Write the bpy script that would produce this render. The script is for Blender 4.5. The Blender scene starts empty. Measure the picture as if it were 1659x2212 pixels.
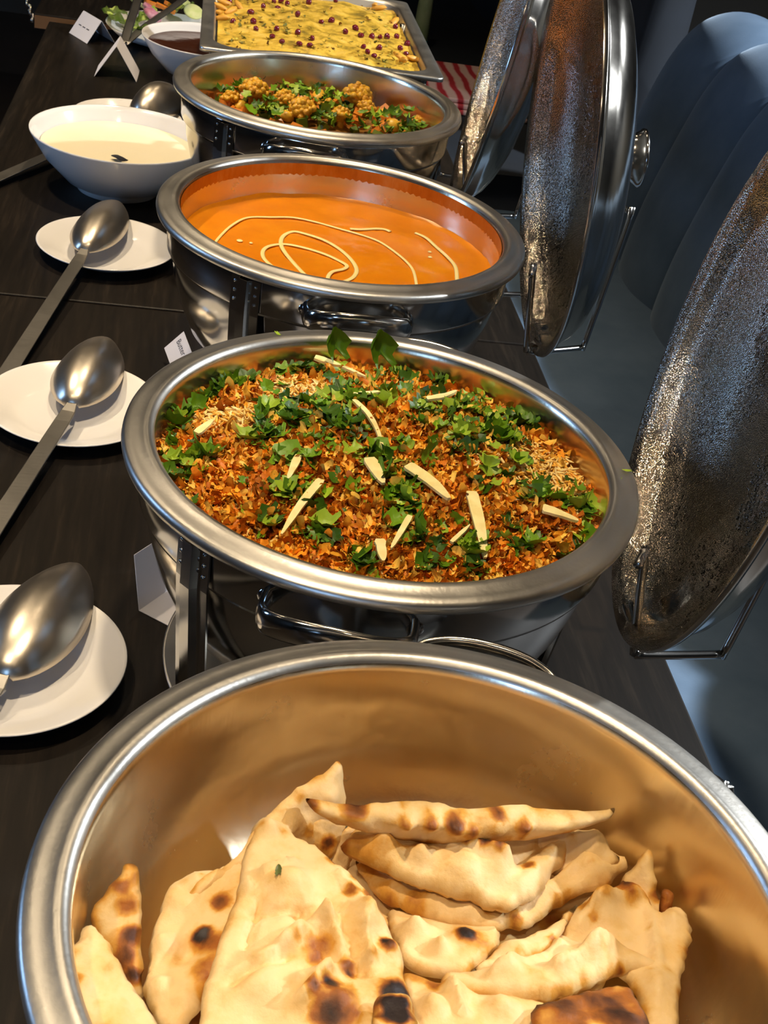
import bpy, bmesh, math, random
import numpy as np
from mathutils import Vector, Matrix, noise
from mathutils.geometry import delaunay_2d_cdt

PI = math.pi
RNG = np.random.default_rng(11)
random.seed(11)
SC = bpy.context.scene
COL = SC.collection

# ------------------------------------------------------------------ camera
RIM = 0.99            # height of the chafer rims above the floor
TOP = 0.75            # table top
F = 2781.438
IW, IH = 1659, 2212
MR = Vector((0.98330021, -0.09862894, 0.15294778))    # camera right
MU = Vector((-0.0727761, 0.55719509, 0.82718635))     # camera up
MD = Vector((0.16680626, 0.82450346, -0.54071223))    # view direction
CAM = Vector((0, 0, RIM + 0.491144))
cd = bpy.data.cameras.new('camera')
cam = bpy.data.objects.new('camera', cd)
COL.objects.link(cam)
cam.matrix_world = Matrix(((MR.x, MU.x, -MD.x, CAM.x), (MR.y, MU.y, -MD.y, CAM.y), (MR.z, MU.z, -MD.z, CAM.z), (0, 0, 0, 1)))
cd.sensor_fit = 'VERTICAL'; cd.sensor_height = 36; cd.sensor_width = 27
cd.lens = F / IH * 36
cd.clip_start = 0.02
cd.dof.use_dof = True
cd.dof.focus_distance = 1.05
cd.dof.aperture_fstop = 40
SC.camera = cam

# ------------------------------------------------------------------ world, exposure
w = bpy.data.worlds.new('world'); SC.world = w; w.use_nodes = True
w.node_tree.nodes['Background'].inputs[0].default_value = (1.0, 0.86, 0.66, 1)
w.node_tree.nodes['Background'].inputs[1].default_value = 0.02
SC.view_settings.view_transform = 'Standard'
SC.view_settings.look = 'None'
SC.view_settings.gamma = 1
SC.view_settings.use_curve_mapping = False
SC.view_settings.exposure = 0.3

# ceiling lamps: (x, y, watts, cone in degrees, colour)
WARM, COOL = (1, .80, .55), (.88, .94, 1.0)
LAMPS = [(-0.75, 0.15, 17, 80, WARM), (-0.80, 1.75, 27, 80, WARM), (-0.75, 3.2, 12, 80, WARM), (0.05, -0.45, 11, 70, WARM), (0.05, 0.75, 27, 58, WARM), (0.05, 2.1, 25, 58, WARM), (0.2, 3.4, 8, 70, WARM),
         (2.55, 0.6, 150, 140, COOL), (2.6, 1.9, 240, 140, COOL), (-1.9, 0.8, 8, 80, WARM)]
CEIL = 2.7

# ------------------------------------------------------------------ helpers
def ray(px, py):
    return MD + MR * ((px - IW / 2) / F) - MU * ((py - IH / 2) / F)
def P(px, py, z):
    """world point where the line of sight through (px, py) meets height z above the rim plane"""
    d = ray(px, py); t = (RIM + z - CAM.z) / d.z
    return CAM + d * t
def lin(c):
    return tuple((v / 12.92 if v <= .04045 else ((v + .055) / 1.055) ** 2.4) for v in [x / 255 for x in c])
def nz(x, y, z, s=1.0):
    return noise.noise(Vector((x * s, y * s, z * s)))

def mesh(name, v, f, smooth=True):
    me = bpy.data.meshes.new(name)
    me.from_pydata([tuple(p) for p in v], [], [tuple(q) for q in f])
    if smooth: me.polygons.foreach_set('use_smooth', [True] * len(me.polygons))
    me.update()
    return me
def obj(name, me, mat=None, parent=None, loc=None, rot=None):
    o = bpy.data.objects.new(name, me); COL.objects.link(o)
    if mat is not None and me is not None and not me.materials: me.materials.append(mat)
    if parent is not None: o.parent = parent
    if loc is not None: o.location = loc
    if rot is not None: o.rotation_euler = rot
    return o
def thing(name, label, cat, loc=(0, 0, 0), rz=0, group=None):
    o = bpy.data.objects.new(name, None); COL.objects.link(o)
    o.empty_display_size = .03
    o.location = loc; o.rotation_euler = (0, 0, rz)
    return tag(o, label, cat, group)
def tag(o, label, cat, group=None, kind=None):
    o['label'] = label; o['category'] = cat
    if group: o['group'] = group
    if kind: o['kind'] = kind
    return o
def structure(o):
    o['kind'] = 'structure'; return o

class G:
    """collects geometry for one mesh"""
    def __init__(s): s.v = []; s.f = []
    def add(s, v, f):
        n = len(s.v); s.v += [tuple(p) for p in v]; s.f += [tuple(i + n for i in q) for q in f]; return s
    def box(s, a, b):
        x0, y0, z0 = a; x1, y1, z1 = b
        return s.add([(x0, y0, z0), (x1, y0, z0), (x1, y1, z0), (x0, y1, z0), (x0, y0, z1), (x1, y0, z1), (x1, y1, z1), (x0, y1, z1)],
                     [(0, 3, 2, 1), (4, 5, 6, 7), (0, 1, 5, 4), (1, 2, 6, 5), (2, 3, 7, 6), (3, 0, 4, 7)])
    def lathe(s, prof, seg=96, c=(0, 0, 0), close=False):
        n = len(prof); v = []; f = []
        for i in range(seg):
            a = 2 * PI * i / seg
            for r, z in prof: v.append((c[0] + r * math.cos(a), c[1] + r * math.sin(a), c[2] + z))
        m = n if close else n - 1
        for i in range(seg):
            j = (i + 1) % seg
            for k in range(m):
                l = (k + 1) % n
                f.append((i * n + k, j * n + k, j * n + l, i * n + l))
        return s.add(v, f)
    def tube(s, path, r=.004, seg=8, ry=None, closed=False, up=None):
        """sweep an ellipse (r across, ry along 'up') along a path"""
        ry = ry or r; path = [Vector(p) for p in path]; n = len(path); v = []; f = []
        prev = None
        for i, p in enumerate(path):
            a = path[(i - 1) % n] if (i > 0 or closed) else path[0]
            b = path[(i + 1) % n] if (i < n - 1 or closed) else path[-1]
            t = (b - a).normalized()
            u = Vector(up) if up else (prev if prev is not None else (Vector((0, 0, 1)) if abs(t.z) < .9 else Vector((1, 0, 0))))
            u = (u - t * u.dot(t)).normalized(); prev = u
            q = t.cross(u)
            for k in range(seg):
                an = 2 * PI * k / seg
                v.append(p + q * (r * math.cos(an)) + u * (ry * math.sin(an)))
        m = n if closed else n - 1
        for i in range(m):
            j = (i + 1) % n
            for k in range(seg):
                l = (k + 1) % seg
                f.append((i * seg + k, i * seg + l, j * seg + l, j * seg + k))
        if not closed:
            f.append(tuple(range(seg - 1, -1, -1))); f.append(tuple((n - 1) * seg + k for k in range(seg)))
        return s.add(v, f)
    def obj(s, name, mat, parent=None, loc=None, rot=None, smooth=True):
        return obj(name, mesh(name, s.v, s.f, smooth), mat, parent, loc, rot)

def smooth_path(pts, n=6, closed=False):
    """Catmull-Rom through points"""
    pts = [Vector(p) for p in pts]; out = []; m = len(pts)
    rng = range(m if closed else m - 1)
    for i in rng:
        if closed: p0, p1, p2, p3 = pts[i - 1], pts[i], pts[(i + 1) % m], pts[(i + 2) % m]
        else: p0, p1, p2, p3 = pts[max(i - 1, 0)], pts[i], pts[i + 1], pts[min(i + 2, m - 1)]
        for k in range(n):
            t = k / n
            out.append(.5 * ((2 * p1) + (p2 - p0) * t + (2 * p0 - 5 * p1 + 4 * p2 - p3) * t * t + (3 * p1 - p0 - 3 * p2 + p3) * t ** 3))
    if not closed: out.append(pts[-1])
    return out
def bevel(o, width=.002, seg=2, ang=40):
    m = o.modifiers.new('bevel', 'BEVEL'); m.width = width; m.segments = seg; m.limit_method = 'ANGLE'; m.angle_limit = math.radians(ang)
    return o
def sharp(o, ang=35):
    me = o.data
    bm = bmesh.new(); bm.from_mesh(me)
    for e in bm.edges:
        if len(e.link_faces) == 2 and e.calc_face_angle(0) > math.radians(ang): e.smooth = False
    bm.to_mesh(me); bm.free(); return o

# ------------------------------------------------------------------ materials
def newmat(name):
    m = bpy.data.materials.new(name); m.use_nodes = True
    nt = m.node_tree; b = nt.nodes['Principled BSDF']
    return m, nt, b
def N(nt, t, **k):
    n = nt.nodes.new(t)
    for a, v in k.items():
        if a.startswith('_'): n.inputs[a[1:].replace('_', ' ')].default_value = v
        else: setattr(n, a, v)
    return n
def coords(nt, scale=(1, 1, 1)):
    tc = N(nt, 'ShaderNodeTexCoord'); mp = N(nt, 'ShaderNodeMapping')
    mp.inputs['Scale'].default_value = scale
    nt.links.new(tc.outputs['Object'], mp.inputs[0]); return mp.outputs[0]
def ramp(nt, fac, stops):
    r = N(nt, 'ShaderNodeValToRGB'); e = r.color_ramp.elements
    while len(e) < len(stops): e.new(.5)
    for x, (p, c) in zip(e, stops): x.position = p; x.color = (*c, 1) if len(c) == 3 else c
    nt.links.new(fac, r.inputs[0]); return r.outputs[0]
def tex(nt, vec, scale, detail=3, rough=.5, kind='ShaderNodeTexNoise'):
    n = N(nt, kind); n.inputs['Scale'].default_value = scale
    if kind == 'ShaderNodeTexNoise': n.inputs['Detail'].default_value = detail; n.inputs['Roughness'].default_value = rough
    nt.links.new(vec, n.inputs['Vector']); return n.outputs[0]
def bump(nt, b, h, strength=.2, dist=.002):
    n = N(nt, 'ShaderNodeBump'); n.inputs['Strength'].default_value = strength; n.inputs['Distance'].default_value = dist
    nt.links.new(h, n.inputs['Height']); nt.links.new(n.outputs[0], b.inputs['Normal'])
def plain(name, c, rough=.5, metal=0., spec=.5, bumps=None, var=None, sheen=0, trans=0, sss=0):
    m, nt, b = newmat(name)
    b.inputs['Base Color'].default_value = (*c, 1); b.inputs['Roughness'].default_value = rough
    b.inputs['Metallic'].default_value = metal; b.inputs['Specular IOR Level'].default_value = spec
    if sheen: b.inputs['Sheen Weight'].default_value = sheen; b.inputs['Sheen Roughness'].default_value = .4
    if trans: b.inputs['Transmission Weight'].default_value = trans; b.inputs['IOR'].default_value = 1.33
    if sss: b.inputs['Subsurface Weight'].default_value = sss; b.inputs['Subsurface Radius'].default_value = (.006, .003, .001)
    v = coords(nt)
    if var:
        s, c2 = var
        nt.links.new(ramp(nt, tex(nt, v, s, 4), [(.35, c), (.65, c2)]), b.inputs['Base Color'])
    if bumps: bump(nt, b, tex(nt, v, bumps[0], 3), bumps[1], bumps[2])
    return m
def steel(name, c=(.62, .58, .52), rough=.16, brushed=None, smudge=.12, bump_s=.04, wobble=0):
    m, nt, b = newmat(name)
    b.inputs['Base Color'].default_value = (*c, 1); b.inputs['Metallic'].default_value = 1
    v = coords(nt)
    r = N(nt, 'ShaderNodeMapRange'); r.inputs['To Min'].default_value = max(rough - smudge * .4, .03); r.inputs['To Max'].default_value = rough + smudge
    nt.links.new(tex(nt, v, 18, 5, .65), r.inputs[0]); nt.links.new(r.outputs[0], b.inputs['Roughness'])
    vv = coords(nt, brushed) if brushed else v
    bump(nt, b, tex(nt, vv, 300 if brushed else 90, 3), bump_s, .001)
    if wobble:
        n0 = b.inputs['Normal'].links[0].from_node; n1 = N(nt, 'ShaderNodeBump'); n1.inputs['Strength'].default_value = wobble; n1.inputs['Distance'].default_value = .01
        nt.links.new(tex(nt, v, 14, 3), n1.inputs['Height']); nt.links.new(n1.outputs[0], n0.inputs['Normal'])
    return m
M = {}
M['steel'] = steel('polished steel', rough=.11, bump_s=.02)
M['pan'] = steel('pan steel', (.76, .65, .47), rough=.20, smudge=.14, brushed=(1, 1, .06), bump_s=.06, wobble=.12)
M['rimsteel'] = steel('worn rim steel', (.62, .59, .53), rough=.33, smudge=.14, brushed=(1, 1, .2), bump_s=.12)
M['dark_steel'] = steel('body steel', (.50, .49, .47), rough=.10, bump_s=.02)
M['wire'] = steel('wire steel', (.55, .53, .50), rough=.14, bump_s=.02)
M['spoon'] = steel('spoon steel', (.62, .55, .45), rough=.30, smudge=.10, bump_s=.02)
M['handle_steel'] = steel('spoon handle steel', (.26, .245, .22), rough=.36, brushed=(.1, 1, 1), bump_s=.1)
M['china'] = plain('white china', (.76, .735, .70), .12, bumps=(8, .02, .003))
M['paper'] = plain('white card', (.78, .75, .76), .7)
M['ink'] = plain('printed ink', (.05, .05, .06), .6)
M['shaded_velvet'] = plain('shaded blue velvet', (.005, .008, .013), .9, var=(8, (.007, .011, .018)))  # bench velvet darkened to put the far module's shade into its colour
M['navy'] = plain('dark navy cloth', (.006, .007, .014), .9, var=(40, (.004, .004, .008)))
M['wall'] = plain('dark wall paint', (.03, .027, .022), .6, bumps=(20, .1, .002))
M['wallr'] = plain('dark wood panelling', (.026, .022, .015), .45, var=(6, (.018, .015, .010)))
M['floor'] = plain('dark floor', (.03, .022, .016), .4, var=(3, (.02, .015, .012)))
M['ceil'] = plain('dark ceiling', (.06, .052, .042), .8)
M['brown'] = plain('lit edge tan', lin((120, 82, 45)), .5)  # tan tone holds the light that falls on the table edge
m, nt, b = newmat('espresso wood')                      # dark stained table top, grain along the table
v = coords(nt, (14, 1.0, 14))
g1 = tex(nt, v, 6, 8, .65)
nt.links.new(ramp(nt, g1, [(.3, (.0045, .0034, .0024)), (.55, (.0105, .0075, .005)), (.75, (.024, .017, .011))]), b.inputs['Base Color'])
b.inputs['Roughness'].default_value = .46; b.inputs['Specular IOR Level'].default_value = .16
bump(nt, b, g1, .15, .001); M['wood'] = m
m, nt, b = newmat('slate blue velvet')
v = coords(nt)
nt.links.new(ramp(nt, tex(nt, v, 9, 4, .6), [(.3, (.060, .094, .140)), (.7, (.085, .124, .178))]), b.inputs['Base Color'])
b.inputs['Roughness'].default_value = .85; b.inputs['Sheen Weight'].default_value = .35; b.inputs['Sheen Roughness'].default_value = .35
b.inputs['Specular IOR Level'].default_value = .1; b.inputs['Sheen Tint'].default_value = (.6, .72, .85, 1)
bump(nt, b, tex(nt, v, 400, 2), .15, .001); M['velvet'] = m
# lid inside: fogged with condensation
m, nt, b = newmat('fogged lid steel')
b.inputs['Base Color'].default_value = (.52, .45, .36, 1); b.inputs['Metallic'].default_value = 1
v = coords(nt)
vo = N(nt, 'ShaderNodeTexVoronoi'); vo.inputs['Scale'].default_value = 800; nt.links.new(v, vo.inputs['Vector'])
patch = tex(nt, v, 7, 4, .6)
rr = ramp(nt, patch, [(.40, (.04,) * 3), (.58, (.15,) * 3)])
nt.links.new(rr, b.inputs['Roughness'])
mx = N(nt, 'ShaderNodeMath', operation='MULTIPLY'); nt.links.new(vo.outputs['Distance'], mx.inputs[0])
pr = ramp(nt, patch, [(.38, (.04,) * 3), (.52, (1,) * 3)]); nt.links.new(pr, mx.inputs[1])
bump(nt, b, mx.outputs[0], .7, .0009); M['fog'] = m
M['lidout'] = steel('lid outer steel', (.62, .58, .52), rough=.12, bump_s=.015)
M['drop'] = plain('water', (1, 1, 1), .02, trans=1)
# naan: cream dough, browned where the attribute says so
m, nt, b = newmat('naan bread')
at = N(nt, 'ShaderNodeAttribute'); at.attribute_name = 'brown'
v = coords(nt)
n1 = tex(nt, v, 45, 5, .6); n2 = tex(nt, v, 160, 4, .6)
ad = N(nt, 'ShaderNodeMath', operation='MULTIPLY_ADD'); nt.links.new(n1, ad.inputs[0]); ad.inputs[1].default_value = .40; nt.links.new(at.outputs['Fac'], ad.inputs[2])
ad2 = N(nt, 'ShaderNodeMath', operation='MULTIPLY_ADD'); nt.links.new(n2, ad2.inputs[0]); ad2.inputs[1].default_value = .16; nt.links.new(ad.outputs[0], ad2.inputs[2])
nt.links.new(ramp(nt, ad2.outputs[0], [(.24, (.74, .525, .26)), (.37, (.68, .44, .17)), (.47, (.56, .27, .045)), (.62, (.30, .095, .014)), (.80, (.09, .03, .010)), (.95, (.018, .010, .008))]), b.inputs['Base Color'])
b.inputs['Roughness'].default_value = .5; b.inputs['Specular IOR Level'].default_value = .2
b.inputs['Subsurface Weight'].default_value = .08; b.inputs['Subsurface Radius'].default_value = (.006, .003, .001)
bump(nt, b, n2, .42, .0014); M['naan'] = m
# food bits coloured per piece
def bitmat(name, rough=.5, spec=.4, sss=0):
    m, nt, b = newmat(name)
    at = N(nt, 'ShaderNodeAttribute'); at.attribute_name = 'tint'
    nt.links.new(at.outputs['Color'], b.inputs['Base Color'])
    b.inputs['Roughness'].default_value = rough; b.inputs['Specular IOR Level'].default_value = spec * .6
    if sss: b.inputs['Subsurface Weight'].default_value = sss; b.inputs['Subsurface Radius'].default_value = (.003, .0015, .0006)
    v = coords(nt); bump(nt, b, tex(nt, v, 500, 2), .2, .0006)
    return m
M['bits'] = bitmat('food bits')
M['herb'] = bitmat('chopped coriander', .42, .5)
M['ginger'] = plain('ginger', (.98, .87, .42), .4, var=(120, (.90, .74, .30)), sss=.1)
M['ricebase'] = plain('rice base', (.62, .27, .045), .6, var=(60, (.45, .16, .02)), bumps=(200, .5, .003))
M['curry'] = None
m, nt, b = newmat('tomato cream sauce')
v = coords(nt)
n1 = tex(nt, v, 14, 5, .6)
nt.links.new(ramp(nt, n1, [(.3, (.70, .205, .004)), (.55, (.78, .25, .006)), (.75, (.84, .31, .010))]), b.inputs['Base Color'])
b.inputs['Roughness'].default_value = .22; b.inputs['Subsurface Weight'].default_value = .05
bump(nt, b, tex(nt, v, 50, 4), .10, .002); M['curry'] = m
m, nt, b = newmat('sauce film on steel')
v = coords(nt, (1, 1, .35)); n1 = tex(nt, v, 22, 5, .7)
nt.links.new(ramp(nt, n1, [(.3, (.34, .125, .012)), (.5, (.46, .20, .028)), (.72, (.56, .36, .14))]), b.inputs['Base Color'])
b.inputs['Metallic'].default_value = .75; b.inputs['Roughness'].default_value = .3; M['film'] = m
M['cream'] = plain('cream', (.95, .80, .34), .35)
M['raita'] = plain('pale cream sauce', (.83, .73, .50), .3, bumps=(12, .05, .003))
M['tamarind'] = plain('dark brown sauce', (.05, .014, .005), .12, bumps=(25, .3, .004))

def color_mesh(name, v, f, cols, mat, smooth=True):
    me = mesh(name, v, f, smooth)
    a = me.attributes.new('tint', 'FLOAT_COLOR', 'POINT')
    a.data.foreach_set('color', np.asarray(cols, np.float32).ravel())
    me.materials.append(mat); return me
def rotm(n):
    """n random rotations (uniform)"""
    q = RNG.normal(size=(n, 4)); q /= np.linalg.norm(q, axis=1)[:, None]
    a, b_, c, d = q.T
    return np.stack([np.stack([1 - 2 * (c * c + d * d), 2 * (b_ * c - a * d), 2 * (b_ * d + a * c)], -1),
                     np.stack([2 * (b_ * c + a * d), 1 - 2 * (b_ * b_ + d * d), 2 * (c * d - a * b_)], -1),
                     np.stack([2 * (b_ * d - a * c), 2 * (c * d + a * b_), 1 - 2 * (b_ * b_ + c * c)], -1)], 1)
def tiltm(n, tilt=.5):
    """n rotations: any spin about z, then a tilt of about 'tilt' radians"""
    s = RNG.uniform(0, 2 * PI, n); t = RNG.normal(0, tilt, n); h = RNG.uniform(0, 2 * PI, n)
    out = []
    for a, b_, c in zip(s, t, h):
        out.append(np.array(Matrix.Rotation(b_, 3, Vector((math.cos(c), math.sin(c), 0))) @ Matrix.Rotation(a, 3, 'Z')))
    return np.array(out)
def scatter(name, templates, pos, rots, scales, cols, mat, parent=None):
    """bake many small pieces into one mesh (stuff)"""
    V = []; Fc = []; C = []; base = 0
    pos = np.asarray(pos); k = RNG.integers(0, len(templates), len(pos))
    for i in range(len(pos)):
        tv, tf = templates[k[i]]
        V.append((tv * scales[i]) @ rots[i].T + pos[i]); Fc.append(tf + base); base += len(tv)
        C.append(np.repeat(np.array([[*cols[i], 1.]]), len(tv), 0))
    V = np.concatenate(V); Fc = np.concatenate(Fc); C = np.concatenate(C)
    me = bpy.data.meshes.new(name)
    me.vertices.add(len(V)); me.vertices.foreach_set('co', V.astype(np.float32).ravel())
    nt_ = len(Fc); me.loops.add(nt_ * 3); me.loops.foreach_set('vertex_index', Fc.astype(np.int32).ravel())
    me.polygons.add(nt_); me.polygons.foreach_set('loop_start', np.arange(0, nt_ * 3, 3, dtype=np.int32))
    me.polygons.foreach_set('loop_total', np.full(nt_, 3, np.int32)); me.polygons.foreach_set('use_smooth', np.ones(nt_, bool))
    me.update(calc_edges=True)
    a = me.attributes.new('tint', 'FLOAT_COLOR', 'POINT'); a.data.foreach_set('color', C.astype(np.float32).ravel())
    me.materials.append(mat)
    return obj(name, me, None, parent)
def tri(f):
    out = []
    for q in f:
        for i in range(1, len(q) - 1): out.append((q[0], q[i], q[i + 1]))
    return np.array(out)
def flake_template(seed, L=.012, W=.0045, curl=1.6):
    """a curled crisp onion flake: thin crinkled strip with two faces"""
    r = random.Random(seed); nu, nv = 9, 3; v = []; th = .0004
    c = curl * r.uniform(.3, 1.2); tw = r.uniform(-1.2, 1.2); ph = r.uniform(0, 6)
    for side in (1, -1):
        for i in range(nu):
            u = i / (nu - 1) - .5; an = c * u; wd = W * (1 - 1.3 * u * u) * r.uniform(.85, 1.15)
            R = L / max(c, .3)
            x, z = R * math.sin(an), R * (1 - math.cos(an))
            for j in range(nv):
                s = (j / (nv - 1) - .5) * wd; t = tw * u
                v.append((x, s * math.cos(t) + .0008 * math.sin(11 * u + ph), z + s * math.sin(t) + .0008 * math.sin(13 * u + ph + 2 * j) + side * th))
    f = []
    for i in range(nu - 1):
        for j in range(nv - 1):
            a = i * nv + j; f.append((a, a + nv, a + nv + 1, a + 1)); k = nu * nv
            f.append((k + a, k + a + 1, k + a + nv + 1, k + a + nv))
    return np.array(v), tri(f)
def grain_template(seed, L=.0092, R=.00105):
    r = random.Random(seed); v = []; f = []; n = 5; seg = 5; bend = r.uniform(-.0012, .0012)
    for i in range(n):
        u = i / (n - 1) * 2 - 1; rr = R * math.sqrt(max(1 - u * u * .94, .02))
        for k in range(seg):
            a = 2 * PI * k / seg; v.append((u * L / 2, rr * math.cos(a), rr * math.sin(a) + bend * u * u))
    for i in range(n - 1):
        for k in range(seg):
            l = (k + 1) % seg; f.append((i * seg + k, i * seg + l, (i + 1) * seg + l, (i + 1) * seg + k))
    return np.array(v), tri(f)
def leaf_template(seed, S=.011, lobed=True):
    """lobed coriander leaflet, slightly cupped, thin but closed"""
    r = random.Random(seed); n = 22; ring = []; cup = r.uniform(.1, .5); fold = r.uniform(-.5, .5)
    for i in range(n):
        a = 2 * PI * i / n
        rad = S * (.72 + (.26 * abs(math.cos(2.5 * (a - PI))) + .10 * math.cos(7.5 * a) if lobed else .1 * r.random()) + .06 * r.random())
        if abs(a) < .3 or a > 2 * PI - .3: rad *= .45
        ring.append((rad * math.cos(a), rad * math.sin(a) * (.85 if lobed else r.uniform(.4, .6))))
    v = []; th = .00025
    for side in (1, -1):
        v.append((0, 0, side * th))
        for q in (.55, 1):
            for x, y in ring:
                x, y = x * q, y * q; d = math.hypot(x, y)
                v.append((x, y, cup * d * d / S + fold * abs(y) + .0006 * math.sin(900 * x) * q + side * th * (1.2 - q)))
    f = []; k = 1 + 2 * n
    for s in (0, 1):
        o = s * k
        for i in range(n):
            j = (i + 1) % n
            t = (o, o + 1 + i, o + 1 + j); q = (o + 1 + i, o + 1 + n + i, o + 1 + n + j, o + 1 + j)
            f += [t, q] if s == 0 else [t[::-1], q[::-1]]
    return np.array(v), tri(f)
FLAKES = [flake_template(i, .0105 + .0028 * (i % 3), .0024 + .0009 * (i % 4), 1.6 + .8 * (i % 3)) for i in range(12)]
GRAINS = [grain_template(i) for i in range(6)]
LEAVES = [leaf_template(i) for i in range(6)]
SHREDS = [leaf_template(20 + i, .009, False) for i in range(6)]
ONION_COL = [(.78, .28, .016), (.66, .19, .010), (.86, .43, .045), (.50, .14, .008), (.88, .40, .03), (.94, .60, .10)]
RICE_COL = [(.92, .64, .20), (.90, .52, .09), (.95, .74, .32), (.80, .40, .05)]
HERB_COL = [(.08, .18, .006), (.15, .29, .010), (.30, .43, .03), (.04, .10, .005)]
def pick(cols, n, j=.15):
    c = np.array(cols)[RNG.integers(0, len(cols), n)]; return c * (1 + RNG.uniform(-j, j, (n, 1)))

# ================================================================== the setting
def bxo(name, a, b_, mat, parent=None): return G().box(a, b_).obj(name, mat, parent, smooth=False)
structure(bxo('floor', (-3.1, -3.1, -.05), (4.15, 6.1, 0), M['floor']))
structure(bxo('ceiling', (-3.1, -3.1, CEIL), (4.15, 6.1, CEIL + .05), M['ceil']))
structure(bxo('wall_back', (-3.1, 6.0, 0), (4.15, 6.1, CEIL), M['wall']))
structure(bxo('wall_right', (4.0, -3.0, 0), (4.15, 6.0, CEIL), M['wallr']))
structure(bxo('wall_left', (-3.1, -3.0, 0), (-3.0, 6.0, CEIL), M['wall']))
structure(bxo('wall_front', (-3.1, -3.1, 0), (4.15, -3.0, CEIL), M['wall']))
structure(bxo('baseboard_right', (3.975, -2.9, 0), (4.0, 5.9, .12), M['wallr']))
# street window in the wall behind the photographer, cool daylight
def window(n, x0, x1, z0, z1, axis, at, col, strength):
    m, nt, b = newmat('daylight pane'); b.inputs['Base Color'].default_value = (.02, .02, .02, 1)
    b.inputs['Emission Color'].default_value = (*col, 1); b.inputs['Emission Strength'].default_value = strength
    def bb(u0, u1, d0, d1, a0, a1):
        return ((u0, d0, a0), (u1, d1, a1)) if axis == 'y' else ((d0, u0, a0), (d1, u1, a1))
    g = G(); t = .06
    for q in ((x0 - t, x1 + t, z0 - t, z0), (x0 - t, x1 + t, z1, z1 + t), (x0 - t, x0, z0, z1), (x1, x1 + t, z0, z1), ((x0 + x1) / 2 - .02, (x0 + x1) / 2 + .02, z0, z1)):
        g.box(*bb(q[0], q[1], at, at + .06, q[2], q[3]))
    fr = structure(g.obj('window_%d' % n, M['wallr'], smooth=False))
    G().box(*bb(x0, x1, at + .01, at + .03, z0, z1)).obj('pane', m, fr, smooth=False)
window(1, -1.75, -1.25, 1.25, 2.2, 'y', -3.0, (.30, .55, 1.0), 14.0)
window(2, 1.5, 2.0, 1.2, 2.1, 'x', -3.0, (.30, .55, 1.0), 14.0)
# recessed downlights
for i, (x, y, wt, cone, lcol) in enumerate(LAMPS):
    t = thing('downlight', 'small round recessed ceiling downlight with a steel ring', 'lamp', (x, y, CEIL), 0, 'downlights in the ceiling')
    G().lathe([(.055, 0), (.075, 0), (.075, -.006), (.055, -.010), (.052, -.004)], 32, close=True).obj('ring', M['steel'], t)
    m, nt, b = newmat('lamp glow'); b.inputs['Emission Color'].default_value = (*lcol, 1); b.inputs['Emission Strength'].default_value = min(wt, 40) * 3.2
    G().lathe([(0, -.003), (.052, -.003), (.052, -.001), (0, -.001)], 32).obj('bulb', m, t)
    L = bpy.data.lights.new('downlight_beam', 'SPOT'); L.energy = wt * 2.6; L.color = lcol; L.spot_size = math.radians(cone); L.spot_blend = .7
    L.shadow_soft_size = .05
    lo = bpy.data.objects.new('downlight_beam', L); COL.objects.link(lo); lo.parent = t; lo.location = (0, 0, -.03)

# ---- dining tables
def table(y0, y1, x0, x1, label, top=TOP):
    t = thing('dining_table', label, 'table', ((x0 + x1) / 2, (y0 + y1) / 2, 0), 0)
    hx, hy = (x1 - x0) / 2, (y1 - y0) / 2
    o = G().box((-hx, -hy, top - .035), (hx, hy, top)).obj('tabletop', M['wood'], t, smooth=False); bevel(o, .0025, 2)
    G().box((-hx + .002, -hy - .0012, top - .030), (hx - .002, -hy + .004, top - .0035)).obj('lit_edge_strip', M['brown'], t, smooth=False)  # strip paints the lit line along the table's end
    G().box((-hx + .002, hy - .004, top - .03), (hx - .002, hy + .0012, top - .0035)).obj('lit_edge_strip', M['brown'], t, smooth=False)
    for s in (-1, 1):
        G().box((-.06, s * hy * .62 - .04, .03), (.06, s * hy * .62 + .04, top - .035)).obj('leg', M['wallr'], t, smooth=False)
        bevel(G().box((-.28, s * hy * .62 - .05, 0), (.28, s * hy * .62 + .05, .03)).obj('foot', M['wallr'], t, smooth=False), .006)
    return t
table(.03, 1.5525, -.322, .475, 'dark wooden table carrying the naan, rice and orange curry chafers')
table(1.5560, 2.93, -.322, .475, 'dark wooden table carrying the vegetable chafer and white bowls')
table(2.98, 4.2, -.36, .475, 'dark wooden table standing beyond the salad, mostly out of frame')

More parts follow.
